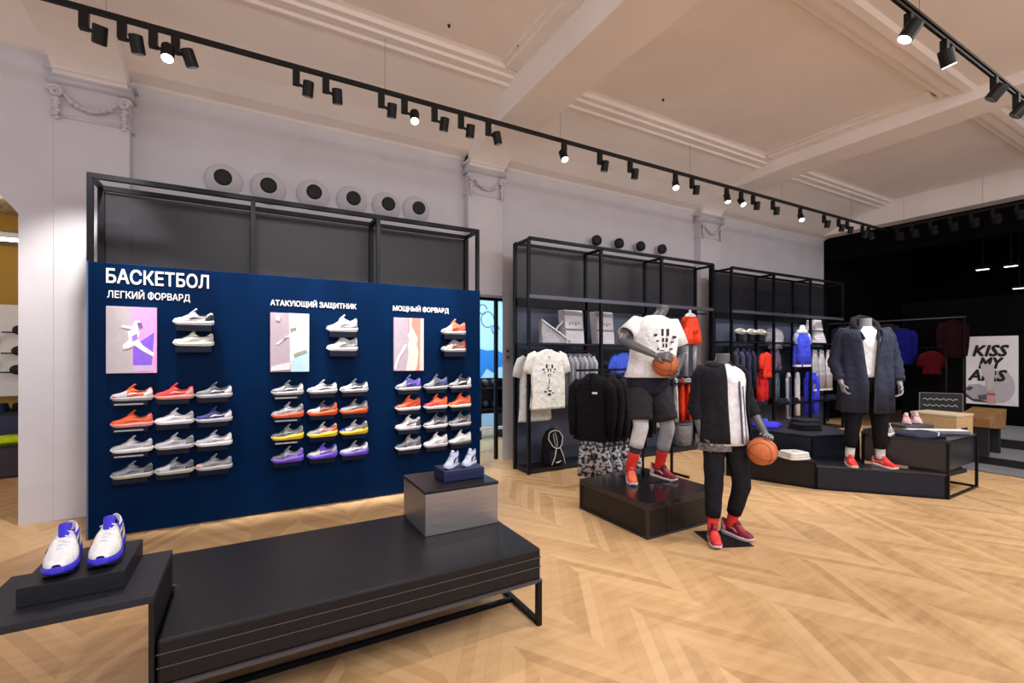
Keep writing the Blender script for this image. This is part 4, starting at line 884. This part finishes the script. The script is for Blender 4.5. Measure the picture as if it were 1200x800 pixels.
lay([(.33, .59), (.56, .59), (.60, .50), (.58, .36), (.52, .22), (.46, .20), (.44, .34), (.36, .44)], (.58, .54, .58), 7)
lay([(.46, .22), (.58, .22), (.62, .02), (.44, .02)], (.60, .36, .34), 8)
lay([(.46, .17), (.60, .17), (.61, .14), (.45, .14)], (.35, .10, .10), 9)

# ---------------------------------------------------------------- mannequins
def hand(b, wrist, dirv, palm_n, s=1., curl=.5, left=1):
    """palm with four fingers and a thumb; dirv along the hand, palm_n normal of the palm side"""
    d = Vector(dirv).normalized(); n = Vector(palm_n); n = (n - d * n.dot(d)).normalized(); x = d.cross(n) * left; w = Vector(wrist)
    b.tube([w - d * .01, w + d * .03 * s, w + d * .07 * s, w + d * .095 * s], [(.018 * s, .026 * s), (.017 * s, .036 * s), (.016 * s, .042 * s), (.010 * s, .038 * s)], 12, up=n)
    for k, (o, L) in enumerate(((-.034, .064), (-.0115, .076), (.0115, .072), (.034, .056))):
        p0 = w + d * .085 * s + x * o * s; pts = [p0]; ang = .15
        for seg in range(3):
            ang += curl * (.75 + .25 * seg)
            pts.append(pts[-1] + (d * cos(ang) + n * sin(ang)) * L * s * (.45, .32, .25)[seg])
        b.tube([p0 - d * .02 * s] + pts, [.0085 * s, .0085 * s, .0082 * s, .0076 * s, .006 * s], 8)
    p0 = w + d * .03 * s - x * .034 * s
    b.tube([w + d * .015 * s - x * .015 * s, p0, p0 + (d * .6 - x * .6 + n * .3 * (1 + curl)).normalized() * .032 * s, p0 + (d * .6 - x * .6 + n * .3).normalized() * .03 * s + (d * .85 + n * (.3 + curl)).normalized() * .03 * s], [.013 * s, .013 * s, .0105 * s, .008 * s], 8)

def mannequin(label, loc, rotz, S, J, mbody=None):
    """S overall scale (headless height 1.62 at 1.0); J joints in local metres"""
    t = thing('mannequin', label, 'mannequin', loc, rotz)
    b = B(); hx, hy = J['hip']; sxx, syy = J['chest']; nx, ny = J['neck']
    z = lambda v: v * S
    def mix(k): return (lerp(hx, sxx, k), lerp(hy, syy, k))
    T = []
    for zz, k, a, dd in ((.84, 0, .10, .09), (.90, 0, .165, .11), (.97, 0, .17, .115), (1.05, .3, .15, .10), (1.12, .5, .14, .095), (1.22, .75, .155, .105), (1.34, .95, .18, .118), (1.42, 1, .19, .112), (1.47, 1, .165, .09), (1.505, 1, .10, .07)):
        m = mix(k); T.append((z(zz), m[0], m[1], a * S, dd * S))
    T += [(z(1.53), lerp(sxx, nx, .5), lerp(syy, ny, .5), .062 * S, .060 * S), (z(1.58), nx, ny, .055 * S, .057 * S), (z(1.615), nx, ny - .004, .054 * S, .056 * S)]
    b.loft(T, 28, p=2.2)
    for side in ('L', 'R'):
        sh, el, wr = [Vector(q) for q in J['arm' + side]]
        c0 = Vector((sxx, syy, sh.z)) * .35 + sh * .65
        b.tube([c0, sh, lerp(sh, el, .3), lerp(sh, el, .6), el, lerp(el, wr, .3), lerp(el, wr, .7), wr], [.055 * S, .058 * S, .052 * S, .045 * S, .036 * S, .043 * S, .034 * S, .026 * S], 14)
        hd, pn, cu, lf = J['hand' + side]
        hand(b, wr, hd, pn, S * 1.0, cu, lf)
        hp, kn, an = [Vector(q) for q in J['leg' + side]]
        b.tube([hp + Vector((0, 0, .06)), hp, lerp(hp, kn, .3), lerp(hp, kn, .7), kn, lerp(kn, an, .3), lerp(kn, an, .7), an, an - Vector((0, 0, .05))], [.085 * S, .09 * S, .083 * S, .062 * S, .054 * S, .057 * S, .042 * S, .034 * S, .032 * S], 16)
    b.build('body', mbody or M_mann, t, smooth=True, remesh=.0052)
    return t
def garment_top(t, S, J, col, kind='tee', sleeves=True, ease=.022, hem=.80, front_open=0, open2=None, fold=.035, name='t_shirt', sleeve=1.0, prn=None):
    hx, hy = J['hip']; sxx, syy = J['chest']; z = lambda v: v * S
    def mix(k): return (lerp(hx, sxx, k), lerp(hy, syy, k))
    e = ease
    secs = []
    for zz, k, a, dd, fs in ((1.525, 1, .068, .068, 0), (1.507, 1, .10, .078, 0), (1.48, 1, .155, .092, .1), (1.44, 1, .188, .112, .2), (1.38, 1, .195, .125, .3), (1.28, .85, .185, .122, .6), (1.15, .6, .18, .120, .9), (1.02, .3, .188, .128, 1.1), (.93, .1, .195, .135, 1.3)):
        if zz < hem + .03: continue
        m = mix(k); secs.append((z(zz), m[0], m[1], (a + e * (1 if zz < 1.5 else .2)) * S, (dd + e * (1 if zz < 1.5 else .2)) * S, fs))
    m = mix(0); a = .198 + e; secs.append((z(hem), m[0], m[1], a * S, (.138 + e) * S, 1.4))
    b = B()
    if front_open:
        b.loft(secs, 52, fold=fold, k=5, arc=(front_open if callable(front_open) else (-pi / 2 + front_open, 1.5 * pi - (front_open if open2 is None else open2))))
        o = b.build(name, fab(col), t, smooth=True, solid=.012)
    else:
        b.loft(secs, 52, fold=fold, k=5, caps=False)
        o = b.build(name, fab(col), t, smooth=True, solid=.006)
    s = B()
    for side in (('L', 'R') if sleeves else ()):
        sh, el, wr = [Vector(q) for q in J['arm' + side]]
        c0 = Vector((sxx, syy, sh.z - .0)) * .45 + sh * .55
        if kind == 'tee':
            s = B(); s.tube([c0 + Vector((0, 0, -.01)), sh, lerp(sh, el, .35), lerp(sh, el, .68 * sleeve)], [.062 * S, .074 * S, .076 * S, .080 * S], 20, caps=False)
        else:
            s = B(); pts = [c0 + Vector((0, 0, -.01)), sh]; rr = [.066 * S, .08 * S]
            for q in range(1, 8):
                pts.append(lerp(sh, el, q / 7)); rr.append((.072 - .010 * q / 7 + (.005 if q % 2 else -.002)) * S)
            for q in range(1, 7):
                k = q / 6 * sleeve
                pts.append(lerp(el, wr, k)); rr.append((.067 - .018 * q / 6 + (.006 if q % 2 else -.003)) * S)
            s.tube(pts, rr, 20, caps=False)
        s.build('sleeve', fab(col), t, smooth=True, solid=.006)
    return o
def leg_tube(t, J, S, name, col, a, b_, r0, r1, sides=('L', 'R'), solid=.004, fold=.0, m=None):
    """covers part of the legs: a..b_ in [0,2] (0 hip, 1 knee, 2 ankle)"""
    for side in sides:
        hp, kn, an = [Vector(q) for q in J['leg' + side]]
        P = lambda k: lerp(hp, kn, k) if k <= 1 else lerp(kn, an, k - 1)
        n = 8; pts = []; rr = []
        for q in range(n + 1):
            k = lerp(a, b_, q / n); pts.append(P(k)); rr.append(lerp(r0, r1, q / n) * S * (1 + fold * (1 if q % 2 else -1)))
        B().tube(pts, rr, 18, caps=False).build(name, m or fab(col), t, smooth=True, solid=solid)
def pelvis(t, J, S, col, name='shorts', e=.02):
    hx, hy = J['hip']
    B().loft([(1.06 * S, hx, hy, (.15 + e) * S, (.10 + e) * S, .2), (1.0 * S, hx, hy, (.165 + e) * S, (.115 + e) * S, .4), (.92 * S, hx, hy, (.175 + e) * S, (.12 + e) * S, .6), (.84 * S, hx, hy, (.16 + e) * S, (.12 + e) * S, .8), (.80 * S, hx, hy, (.10 + e) * S, (.09 + e) * S, .8)], 36, fold=.02, k=5).build(name, fab(col), t, smooth=True)

def basketball(label, loc, r=.122):
    t = thing('basketball', label, 'ball', loc)
    t.rotation_euler = (radians(25), radians(-20), radians(15))
    B().ball((0, 0, 0), r, 32, 20).build('ball', M_orangeball, t, smooth=True)
    s = B()
    for pl in range(2):
        pts = [((cos(a) * r * 1.001, sin(a) * r * 1.001, 0) if pl == 0 else (0, cos(a) * r * 1.001, sin(a) * r * 1.001)) for a in [2 * pi * k / 40 for k in range(41)]]
        s.tube(pts, .0022, 6)
    for sg in (-1, 1):
        pts = []
        for k in range(41):
            a = 2 * pi * k / 40; v = Vector((sg * .52 + .18 * sg * cos(2 * a), cos(a) * .8, sin(a) * .8)).normalized() * r * 1.001; pts.append(v)
        s.tube(pts, .0022, 6)
    s.build('seams', mat('ball_seam', (.03, .015, .01), rough=.6), t, smooth=True)

# --- mannequin in white tee
th = radians(-17); S1 = 1.11
J1 = dict(hip=(.0, 0), chest=(.07, -.01), neck=(.15, -.03),
          armR=[(-.13, 0, 1.61), (-.35, -.11, 1.44), (-.10, -.335, 1.285)], handR=((.7, -.7, -.02), (.55, .55, -.62), .38, 1),
          armL=[(.28, 0, 1.60), (.39, -.02, 1.29), (.16, -.275, 1.14)], handL=((-.5, -.6, -.48), (-.75, .1, .65), .4, -1),
          legR=[(-.10, 0, .95), (-.12, -.08, .56), (-.185, .02, .13)], legL=[(.11, 0, .95), (.19, -.06, .55), (.165, .06, .13)])
t1 = mannequin('headless grey mannequin in white tee and black shorts holding a basketball', (3.56, 3.46, .311), th, S1, J1)
garment_top(t1, S1, J1, (.84, .84, .86), 'tee', hem=.96, ease=.03, fold=.045)
pelvis(t1, J1, S1, (.03, .03, .035))
leg_tube(t1, J1, S1, 'shorts_leg', (.035, .035, .04), 0.0, .82, .118, .106, fold=.03)
leg_tube(t1, J1, S1, 'legging', (.66, .66, .70), .7, 1.45, .068, .062, sides=('R',))
leg_tube(t1, J1, S1, 'legging', (.36, .38, .44), .7, 1.55, .068, .058, sides=('L',))
leg_tube(t1, J1, S1, 'sock_cuff', (.05, .05, .06), 1.4, 1.75, .054, .046, sides=('R',))
leg_tube(t1, J1, S1, 'sock', (.80, .05, .04), 1.6, 2.08, .050, .042)
for nm, (x, y, r_) in (('R', (-.185, .02, 72)), ('L', (.165, .06, 115))):
    r2 = radians(r_)
    sneaker('', G['coral'] if nm == 'R' else G['maroon'], G['red'] if nm == 'R' else (.12, .01, .02), (.75, .7, .7), (.8, .5, .5), (x - .205 * cos(r2), y - .205 * sin(r2), 0), r2, 'mid', lace=G['coral'], L=.31, parent=t1)
# burst print on the chest
b = B()
for (x, z, w_, h_) in [(-.028, 1.515, .026, .07), (.032, 1.515, .026, .07), (-.022, 1.44, .02, .04), (.022, 1.44, .02, .04), (-.018, 1.385, .014, .04), (.018, 1.385, .014, .04), (-.10, 1.49, .03, .022), (.11, 1.47, .03, .022), (-.08, 1.43, .025, .014), (.085, 1.42, .022, .014), (-.03, 1.335, .05, .008), (.03, 1.32, .05, .008), (-.075, 1.35, .015, .02), (.075, 1.35, .02, .015)]:
    b.box(.085 + x - w_ / 2, -.188, z - h_ / 2, .085 + x + w_ / 2, -.12, z + h_ / 2)
b.build('chest_print', M_black, t1)
B().tube([(.0, .10, 0), (.0, .10, .5)], .012, 10).build('support_rod', M_blackmetal, t1, smooth=True)
B().box(-.2, -.1, 0, .2, .25, .006).build('base_plate', M_blackmetal, t1)
def rot2(p, th, o): return (o[0] + p[0] * cos(th) - p[1] * sin(th), o[1] + p[0] * sin(th) + p[1] * cos(th), o[2] + p[2])
basketball('orange basketball held at the waist by the mannequin in the white tee', rot2((.02, -.30, 1.20), th, (3.56, 3.46, .311)), .12)

# --- mannequin in dark bomber jacket, standing on the floor
th = radians(-24); S2 = 1.0; O2 = (3.545, 2.60, 0)
J2 = dict(hip=(.025, 0), chest=(.0, -.01), neck=(.0, -.03),
          armR=[(-.175, 0, 1.44), (-.215, .02, 1.16), (-.19, -.04, .91)], handR=((.15, -.2, -1), (1, 0, 0), .3, -1),
          armL=[(.170, 0, 1.44), (.245, .01, 1.20), (.325, -.136, .925)], handL=((-.35, -.85, .20), (-.45, -.1, -.88), .5, 1),
          legR=[(-.06, 0, .86), (-.085, -.04, .50), (-.085, -.02, .11)], legL=[(.11, 0, .86), (.16, -.06, .50), (.14, .08, .11)])
t2 = mannequin('headless grey mannequin in dark jacket and white tee standing on the wood floor', O2, th, S2, J2)
garment_top(t2, S2, J2, (.78, .78, .82), 'tee', sleeves=False, hem=.84, ease=.006, fold=.03, sleeve=.5)
garment_top(t2, S2, J2, (.014, .014, .019), 'long', hem=.86, ease=.026, front_open=.95, open2=.12, name='jacket', sleeve=.45, fold=.045)
hx, hy = J2['hip']
B().loft([(.92, .01, .012, .215, .148, 1), (.79, .01, .02, .218, .152, 1.2)], 44, fold=.03, k=7, arc=(pi * .9, 1.5 * pi + .05)).build('under_layer', mat('marbled_print', (.2, .2, .22), rough=.8, var=.9, scale=22), t2, smooth=True, solid=.006)
B().loft([(1.545, -.03, -.02, .085, .088), (1.50, -.02, -.01, .11, .10)], 30, arc=(-pi / 2 + .75, 1.5 * pi - .5)).build('collar', fab((.04, .04, .045)), t2, smooth=True, solid=.014)
B().bar((.085, -.135, 1.38), (.10, -.165, .86), .012).bar((.125, -.125, 1.34), (.14, -.155, .87), .006).build('zip', mat('navy_trim', (.05, .04, .12)), t2)
pelvis(t2, J2, S2, (.012, .012, .014), 'trousers', e=.015)
leg_tube(t2, J2, S2, 'trouser_leg', (.012, .013, .016), 0.0, 1.72, .092, .060, fold=.03)
leg_tube(t2, J2, S2, 'sock', (.80, .06, .04), 1.55, 2.08, .046, .040)
for nm, (x, y, r_) in (('R', (-.085, -.02, 72)), ('L', (.14, .08, 118))):
    r2 = radians(r_)
    sneaker('', G['red'] if nm == 'R' else G['maroon'], G['maroon'], (.7, .62, .66), (.7, .3, .4), (x - .20 * cos(r2), y - .20 * sin(r2), .007), r2, 'mid', lace=G['coral'], L=.29, parent=t2)
B().tube([(-.03, .09, 0), (-.03, .09, .5)], .011, 10).build('support_rod', M_blackmetal, t2, smooth=True)
B().box(-.14, -.16, 0, .20, .20, .006).build('base_plate', M_blackmetal, t2)
B().tube([(-.214, .012, 1.13), (-.209, .0, 1.08)], .052, 14).build('wristband', fab((.02, .16, .17)), t2, smooth=True)
basketball('orange basketball held low at the side by the mannequin in the dark jacket', rot2((.245, -.20, .805), th, O2), .115)

# --- mannequin in long navy coat on the platform
O3 = (6.33, 2.72, .286); th = radians(-45); S3 = 1.08
J3 = dict(hip=(.0, 0), chest=(.0, -.01), neck=(-.0, -.03),
          armR=[(-.22, 0, 1.56), (-.30, .02, 1.24), (-.27, -.10, .98)], handR=((.15, -.25, -1), (1, 0, -.1), .5, -1),
          armL=[(.22, 0, 1.56), (.31, .02, 1.24), (.32, -.08, .97)], handL=((-.05, -.3, -1), (-1, -.1, 0), .5, 1),
          legR=[(-.10, 0, .93), (-.13, -.04, .54), (-.15, .0, .12)], legL=[(.10, 0, .93), (.14, -.04, .54), (.17, .02, .12)])
t3 = mannequin('headless silver mannequin in long navy coat and red shoes on the platform', O3, th, S3, J3, M_mannl)
garment_top(t3, S3, J3, (.80, .80, .84), 'tee', sleeves=False, hem=.98, ease=.008, fold=.03, sleeve=.5)
o = garment_top(t3, S3, J3, (.030, .034, .056), 'long', hem=.60, ease=.052, front_open=lambda k: (-pi / 2 + lerp(.62, .02, min(1, k * 1.15)), 1.5 * pi - lerp(.55, .10, min(1, k * 1.15))), name='coat', sleeve=.85, fold=.05)
B().tube([(.075, -.165, 1.58), (.065, -.19, 1.45), (.045, -.20, 1.2), (.02, -.215, .95), (.012, -.225, .66)], [.012] * 5, 10).build('zip_placket', M_black, t3)
B().tube([(-.07, -.17, 1.50), (-.11, -.10, 1.60), (-.115, .0, 1.68), (-.08, .08, 1.74), (0, .11, 1.765), (.08, .08, 1.74), (.115, .0, 1.68), (.11, -.10, 1.60), (.07, -.17, 1.50)], [.018, .03, .034, .036, .038, .036, .034, .03, .018], 14).build('hood_collar', fab((.012, .012, .016)), t3, smooth=True)
B().loft([(1.60, 0, .05, .13, .09), (1.66, 0, .06, .12, .08), (1.72, 0, .07, .09, .05)], 24).build('hood_lining', fab((.02, .02, .026)), t3, smooth=True)
pelvis(t3, J3, S3, (.01, .01, .013), 'trousers')
leg_tube(t3, J3, S3, 'trouser_leg', (.010, .010, .013), 0.0, 1.75, .10, .058, fold=.02)
leg_tube(t3, J3, S3, 'sock', (.70, .70, .72), 1.6, 2.05, .046, .040)
for nm, (x, y, r_) in (('R', (-.15, 0, 84)), ('L', (.17, .02, 116))):
    r2 = radians(r_)
    sneaker('', (.75, .03, .02), (.8, .05, .03), (.7, .6, .6), (.8, .3, .3), (x - .20 * cos(r2), y - .20 * sin(r2), .001), r2, 'low', lace=(.85, .2, .15), L=.30, parent=t3)

# ---------------------------------------------------------------- ceiling tracks and spots
TZ = 4.3
t = thing('lighting_track', 'long black lighting track running parallel to the back wall', 'track', (0, 0, 0))
B().bar((-2.2, 4.78, TZ), (12.2, 4.74, TZ), .035, .04).build('rail', M_track, t)
for x in (-1.0, 1.2, 3.4, 5.8, 8.2, 10.6): B().tube([(x, 4.78, TZ), (x, 4.78, 4.92)], .0015, 6).build('suspension_wire', M_blackmetal, t)
t = thing('lighting_track', 'nearer black lighting track crossing the upper right corner', 'track', (0, 0, 0))
B().bar((1.8, 1.64, TZ + .02), (12.2, 1.56, TZ + .02), .035, .022).bar((1.8, 1.64, TZ - .018), (12.2, 1.56, TZ - .018), .022, .022).build('rail', M_track, t)
for x in (2.4, 4.6, 7.6): B().tube([(x, 1.6, TZ), (x, 1.6, 4.95)], .0015, 6).build('suspension_wire', M_blackmetal, t)
t = thing('lighting_track', 'dim black lighting track across the front of the black zone', 'track', (0, 0, 0))
B().bar((11.9, 1.0, TZ), (11.9, 4.6, TZ), .035, .04).build('rail', M_track, t)
for y in (1.6, 3.2, 4.4): B().tube([(11.9, y, TZ), (11.9, y, 4.92)], .0015, 6).build('suspension_wire', M_blackmetal, t)

def spot(x, y, z, aim, lit, label, group, dx=.10, power=0, size=.075, ang=55, kind='box'):
    t = thing('track_spotlight', label, 'spotlight', (x, y, z - .02), 0, group)
    B().box(-.03, -.025, -.15, .03, .025, 0).build('adapter', M_track, t, bevel=.003)
    hp = Vector((dx, -.03, -.175)); d = (Vector(aim) - (Vector((x, y, z)) + hp)).normalized()
    B().tube([(0, 0, -.13), (dx * .5, -.01, -.15), tuple(hp)], .014, 8).build('arm', M_track, t, smooth=True)
    h = B(); q = d
    h.tube([hp - q * .07, hp - q * .066, hp + q * .066], [size * .85, size, size], 16); hd_ = h.build('lamp_head', M_track, t, smooth=False, bevel=.003)
    l = B(); l.tube([hp + q * .066, hp + q * .070], size * .86, 16); l.build('lens', M_lens if lit else M_lensoff, hd_)
    if power:
        ld = bpy.data.lights.new('spot', 'SPOT'); ld.energy = power; ld.spot_size = radians(ang); ld.spot_blend = .7; ld.shadow_soft_size = .06; ld.color = (1, .95, .89)
        lo = bpy.data.objects.new('lamp_light', ld); C.objects.link(lo)
        lo.parent = t; lo.location = hp + q * .11
        lo.rotation_euler = q.to_track_quat('-Z', 'Y').to_euler()
ordw = ('first', 'second', 'third', 'fourth', 'fifth', 'sixth', 'seventh', 'eighth', 'ninth', 'tenth', 'eleventh', 'twelfth', 'thirteenth', 'fourteenth', 'fifteenth', 'sixteenth', 'seventeenth', 'eighteenth', 'nineteenth', 'twentieth', 'twenty-first', 'twenty-second', 'twenty-third', 'twenty-fourth', 'twenty-fifth', 'twenty-sixth')
PWR = 95
tr = [(-1.13, 0, (-1.48, 6.05, 1.5)), (-.90, 0, (-.6, 5.28, 2.5)), (-.70, 1, (-.55, 3.2, .5)), (-.55, 0, (.1, 5.28, 2.5)), (.37, 0, (.4, 5.28, 2.5)), (.63, 0, (.9, 5.28, 2.5)), (1.16, 0, (1.3, 5.28, 2.5)), (1.40, 1, (1.0, 3.0, .6)), (1.73, 0, (1.8, 5.28, 2.5)), (2.04, 0, (2.2, 5.28, 2.5)), (2.38, 0, (3.3, 5.0, .9)),
      (3.45, 1, (3.4, 3.4, 1.4)), (4.03, 0, (4.0, 5.3, 1.4)), (4.57, 0, (4.7, 5.3, 1.4)), (5.47, 1, (4.2, 3.2, 1.0)), (5.83, 0, (6.2, 5.3, 1.9)), (6.65, 1, (6.4, 3.9, .7)), (7.02, 1, (6.6, 2.9, 1.4)), (7.34, 0, (7.7, 5.3, 1.4)), (7.9, 0, (8.4, 5.3, 1.4)), (8.74, 1, (7.3, 3.0, .7)), (9.55, 0, (9.7, 5.3, 1.7)), (10.08, 0, (10.2, 5.3, 1.2)), (10.41, 0, (10.6, 5.3, 1.6)), (11.02, 0, (11.4, 5.3, 1.5)), (11.27, 0, (11.5, 4.0, 1.5))]
for k, (x, lit, aim) in enumerate(tr):
    spot(x, 4.77, TZ, aim, lit, 'black track spotlight, %s from the left on the long track%s' % (ordw[k], ', lens glowing' if lit else ''), 'spotlights on the long track', dx=.10 if x < 3 else (-.03 if lit else .06), power=PWR * (4.2 if aim[1] == 5.28 else 3.2 if k == 0 else 1.0), size=.048, ang=34 if aim[1] == 5.28 else 55)
for k, (x, y, lit, aim, dx) in enumerate(((4.50, 1.63, 1, (3.0, 3.6, .2), -.06), (5.15, 1.62, 1, (6.4, 1.4, 1.4), -.04), (6.25, 1.60, 0, (5.5, 4.0, 1), -.05), (6.85, 1.59, 0, (6.0, 4.0, 1), -.0), (2.6, 1.65, 1, (1.2, 3.0, .3), 0))):
    spot(x, y, TZ, aim, lit, 'black track spotlight, %s from the left on the nearer track%s' % ('extra' if k == 4 else ordw[k], ', glowing' if lit else ''), 'spotlights on the nearer track', dx=dx, power=PWR * 1.2, size=.055, ang=65)
for k, (y, lit) in enumerate(((4.5, 0), (4.25, 0), (3.95, 0), (3.65, 1), (3.35, 0), (3.05, 0), (2.75, 0), (2.45, 1))):
    spot(11.88, y, TZ, (13.4, y + .2, 2.2), 0, 'dim spotlight in front of the black zone, %s from the left' % ordw[k], 'spotlights before the black zone', dx=.06, power=3 if lit else 0, size=.07)
for k, (y, z, x) in enumerate(((3.9, 3.55, 14.5), (3.45, 3.55, 14.5), (3.55, 3.15, 15.5))):
    t = thing('downlight', 'small bright lamp glowing deep in the black zone ceiling, %s' % ('left one', 'right one', 'lower one')[k], 'light', (x, y, z))
    B().box(-.05, -.12, 0, .05, .12, .06).build('housing', M_track, t)
    B().box(-.04, -.10, -.012, .04, .10, 0).build('lens', mat('faint_lens', (.8, .8, .8), emit=(1, 1, 1), estr=2.5), t)
    B().tube([(0, 0, .06), (0, 0, 4.5 - z)], .01, 6).build('rod', M_track, t)

# ceiling sensors (small dark dots)
for k, (x, y, z) in enumerate(((.46, 4.35, 4.95), (1.75, 4.4, 4.95), (2.5, 4.3, 4.95), (4.7, 4.3, 4.95))):
    t = thing('ceiling_sensor', 'tiny dark sensor on the ceiling panel, %s from the left' % ordw[k], 'sensor', (x, y, z), 0, 'ceiling sensors')
    B().lathe([(.016, 0), (.014, -.012), (.008, -.03)], n=12).build('head', M_track, t, smooth=True)
    B().lathe([(.022, 0), (.022, -.004)], n=12).build('rose', M_plaster, t)

# ---------------------------------------------------------------- passage view
t = thing('banner', 'light blue hanging banner with darker wave seen through the passage', 'banner', (4.70, 9.3, .9))
B().box(-.55, 0, 0, .65, .03, 2.1).build('sheet', mat('sky_banner', (.45, .72, .88), rough=.6), t)
B().prism([(-.3, .85), (-.1, .80), (.1, .82), (.34, .74), (.30, .45), (.18, .42), (.08, .30), (-.1, .40), (-.28, .15)], -.006, 0, 'y').build('printed_area', mat('azure_print', (.02, .22, .65)), t)
for cx_, cz_, rr_ in ((-.08, 1.5, .16), (.12, 1.28, .09), (-.2, 1.72, .1)):
    B().tube([(cx_ + rr_ * cos(q * pi / 8), -.006, cz_ + rr_ * sin(q * pi / 8) * 1.1) for q in range(15)], .014, 6).build('drawn_line', mat('grey_blue_line', (.12, .25, .38)), t)
t = thing('shelf_unit', 'black shelf with dark balls beyond the passage', 'shelf', (3.98, 7.9, 0))
B().box(-.2, 0, .55, .3, .3, .58).build('shelf', M_blackwood, t); B().box(-.2, 0, .95, .3, .3, .98).build('shelf', M_blackwood, t); B().box(-.2, .28, .45, .3, .3, 1.15).build('back', M_black, t)
for sx in (-.2, .28): B().box(sx, 0, 0, sx + .02, .3, 1.15).build('side', M_blackmetal, t)
basket = [(3.92, 8.02, 1.06, 'upper shelf, left'), (4.13, 8.02, 1.06, 'upper shelf, right'), (3.92, 8.02, .66, 'lower shelf, left'), (4.13, 8.02, .66, 'lower shelf, right')]
for x, y, z, wh in basket:
    o = B().ball((0, 0, 0), .078, 18, 12).build('ball', mat('dark_ball', (.03, .03, .035), rough=.4), smooth=True); o.location = (x, y, z); tag(o, 'dark ball beyond the passage on the ' + wh, 'ball', 'dark balls beyond the passage')
t = thing('barrier_rail', 'white low rail standing in the passage', 'rail', (0, 0, 0))
B().bar((3.1, 7.0, .36), (3.95, 7.0, .36), .045).build('top_bar', M_white, t)
for x in (3.12, 3.93): B().bar((x, 7.0, 0), (x, 7.0, .36), .03).build('upright', M_white, t)
o = B().bar((3.295, 6.34, 0), (3.295, 6.34, 2.47), .05).bar((2.36, 6.34, 2.455), (3.45, 6.34, 2.455), .04).build('door_frame', M_blackmetal); struct(o); o.name = 'door_1'
t = thing('control_box', 'small wall control with dark buttons between passage and rack', 'switch', (3.41, YW + .005, 1.52))
B().box(-.05, -.03, 0, .05, 0, .2).build('cover', mat('pink_grey_plastic', (.5, .42, .42)), t, bevel=.004)
for z in (.05, .14): B().lathe([(.018, -.03), (.018, -.04)], (0, 0, z), 14, 'y').build('button', M_black, t)

# left side room furniture
t = thing('display_table', 'round fronted dark table in the side room behind the arch', 'table', (-2.95, 8.95, 0))
B().loft([(.02, 0, 0, .55, .5), (.40, 0, 0, .58, .53)], 32, p=3).build('base', mat('dark_blue_brown', (.04, .035, .06), rough=.4), t, smooth=False)
B().loft([(.40, 0, 0, .60, .55), (.43, 0, 0, .60, .55)], 32, p=3).build('table_top', M_blackwood, t)
t = thing('folded_shirt', 'lime yellow shirt lying on the side room table', 'shirt', (-2.85, 8.72, .431), radians(10))
B().loft([(0, 0, 0, .30, .18), (.03, 0, 0, .31, .19), (.07, 0, .02, .24, .13), (.09, 0, .02, .1, .05)], 36, fold=.06, k=5, p=3).build('fabric', fab((.55, .75, .02)), t, smooth=True)
B().loft([(.085, .05, 0, .08, .05), (.10, .05, 0, .07, .04)], 16).build('collar', fab((.35, .5, .02)), t, smooth=True)
t = thing('stack_table', 'low navy display unit behind the lime shirt', 'table', (-3.05, 9.75, 0))
B().box(-.6, -.18, 0, .6, .3, .72).build('body', mat('navy_unit', (.02, .025, .07), rough=.4), t, bevel=.003)
B().box(-.62, -.2, .72, .62, .32, .76).build('top', M_darkgrey, t)
for k in range(3):
    folded('folded_shirt', '%s folded shirt on the navy unit in the side room' % ('navy', 'black', 'charcoal')[k], 'folded shirt', (-3.3 + k * .32, 9.75, .761), 0, ((.02, .03, .1), (.01, .01, .012), (.03, .03, .035))[k], w=.28, d=.25, n=4, group='folded shirts on the navy unit')

# ---------------------------------------------------------------- camera
cd = bpy.data.cameras.new('camera'); cam = bpy.data.objects.new('camera', cd); C.objects.link(cam)
cd.sensor_width = 36; cd.lens = 542 / 1200 * 36; cd.shift_y = 16 / 1200; cd.clip_start = .05
cam.location = (0, 0, 1.6); cam.rotation_euler = (pi / 2, 0, -radians(29.45))
SC.camera = cam

# ---------------------------------------------------------------- light
def area(loc, aim, sx, sy, e, col=(1, .96, .92)):
    ld = bpy.data.lights.new('area', 'AREA'); ld.shape = 'RECTANGLE'; ld.size = sx; ld.size_y = sy; ld.energy = e; ld.color = col
    o = bpy.data.objects.new('fill_light', ld); C.objects.link(o); o.location = loc  # unseen area lamps, added as fill to brighten the shop and side rooms
    o.rotation_euler = (Vector(aim) - Vector(loc)).to_track_quat('-Z', 'Y').to_euler()
area((2, -1.5, 4.5), (2.5, 0, 0), 6, 1.5, 190)
area((8, .2, 4.5), (8, 1, 0), 5, 1.5, 150)
area((-3.5, 8.3, 3.9), (-3.3, 8.6, 0), 3, 2, 30, (1, .85, .6))
area((4.2, 8, 3.1), (4.4, 8.6, 0), 2, 2, 90, (.8, .92, 1))
w = bpy.data.worlds.new('world'); SC.world = w; w.use_nodes = True
bg = w.node_tree.nodes['Background']; bg.inputs[0].default_value = (.86, .88, 1, 1); bg.inputs[1].default_value = .85
SC.view_settings.view_transform = 'Standard'; SC.view_settings.look = 'None'; SC.view_settings.gamma = 1; SC.view_settings.exposure = 0.28
SC.view_settings.use_curve_mapping = False
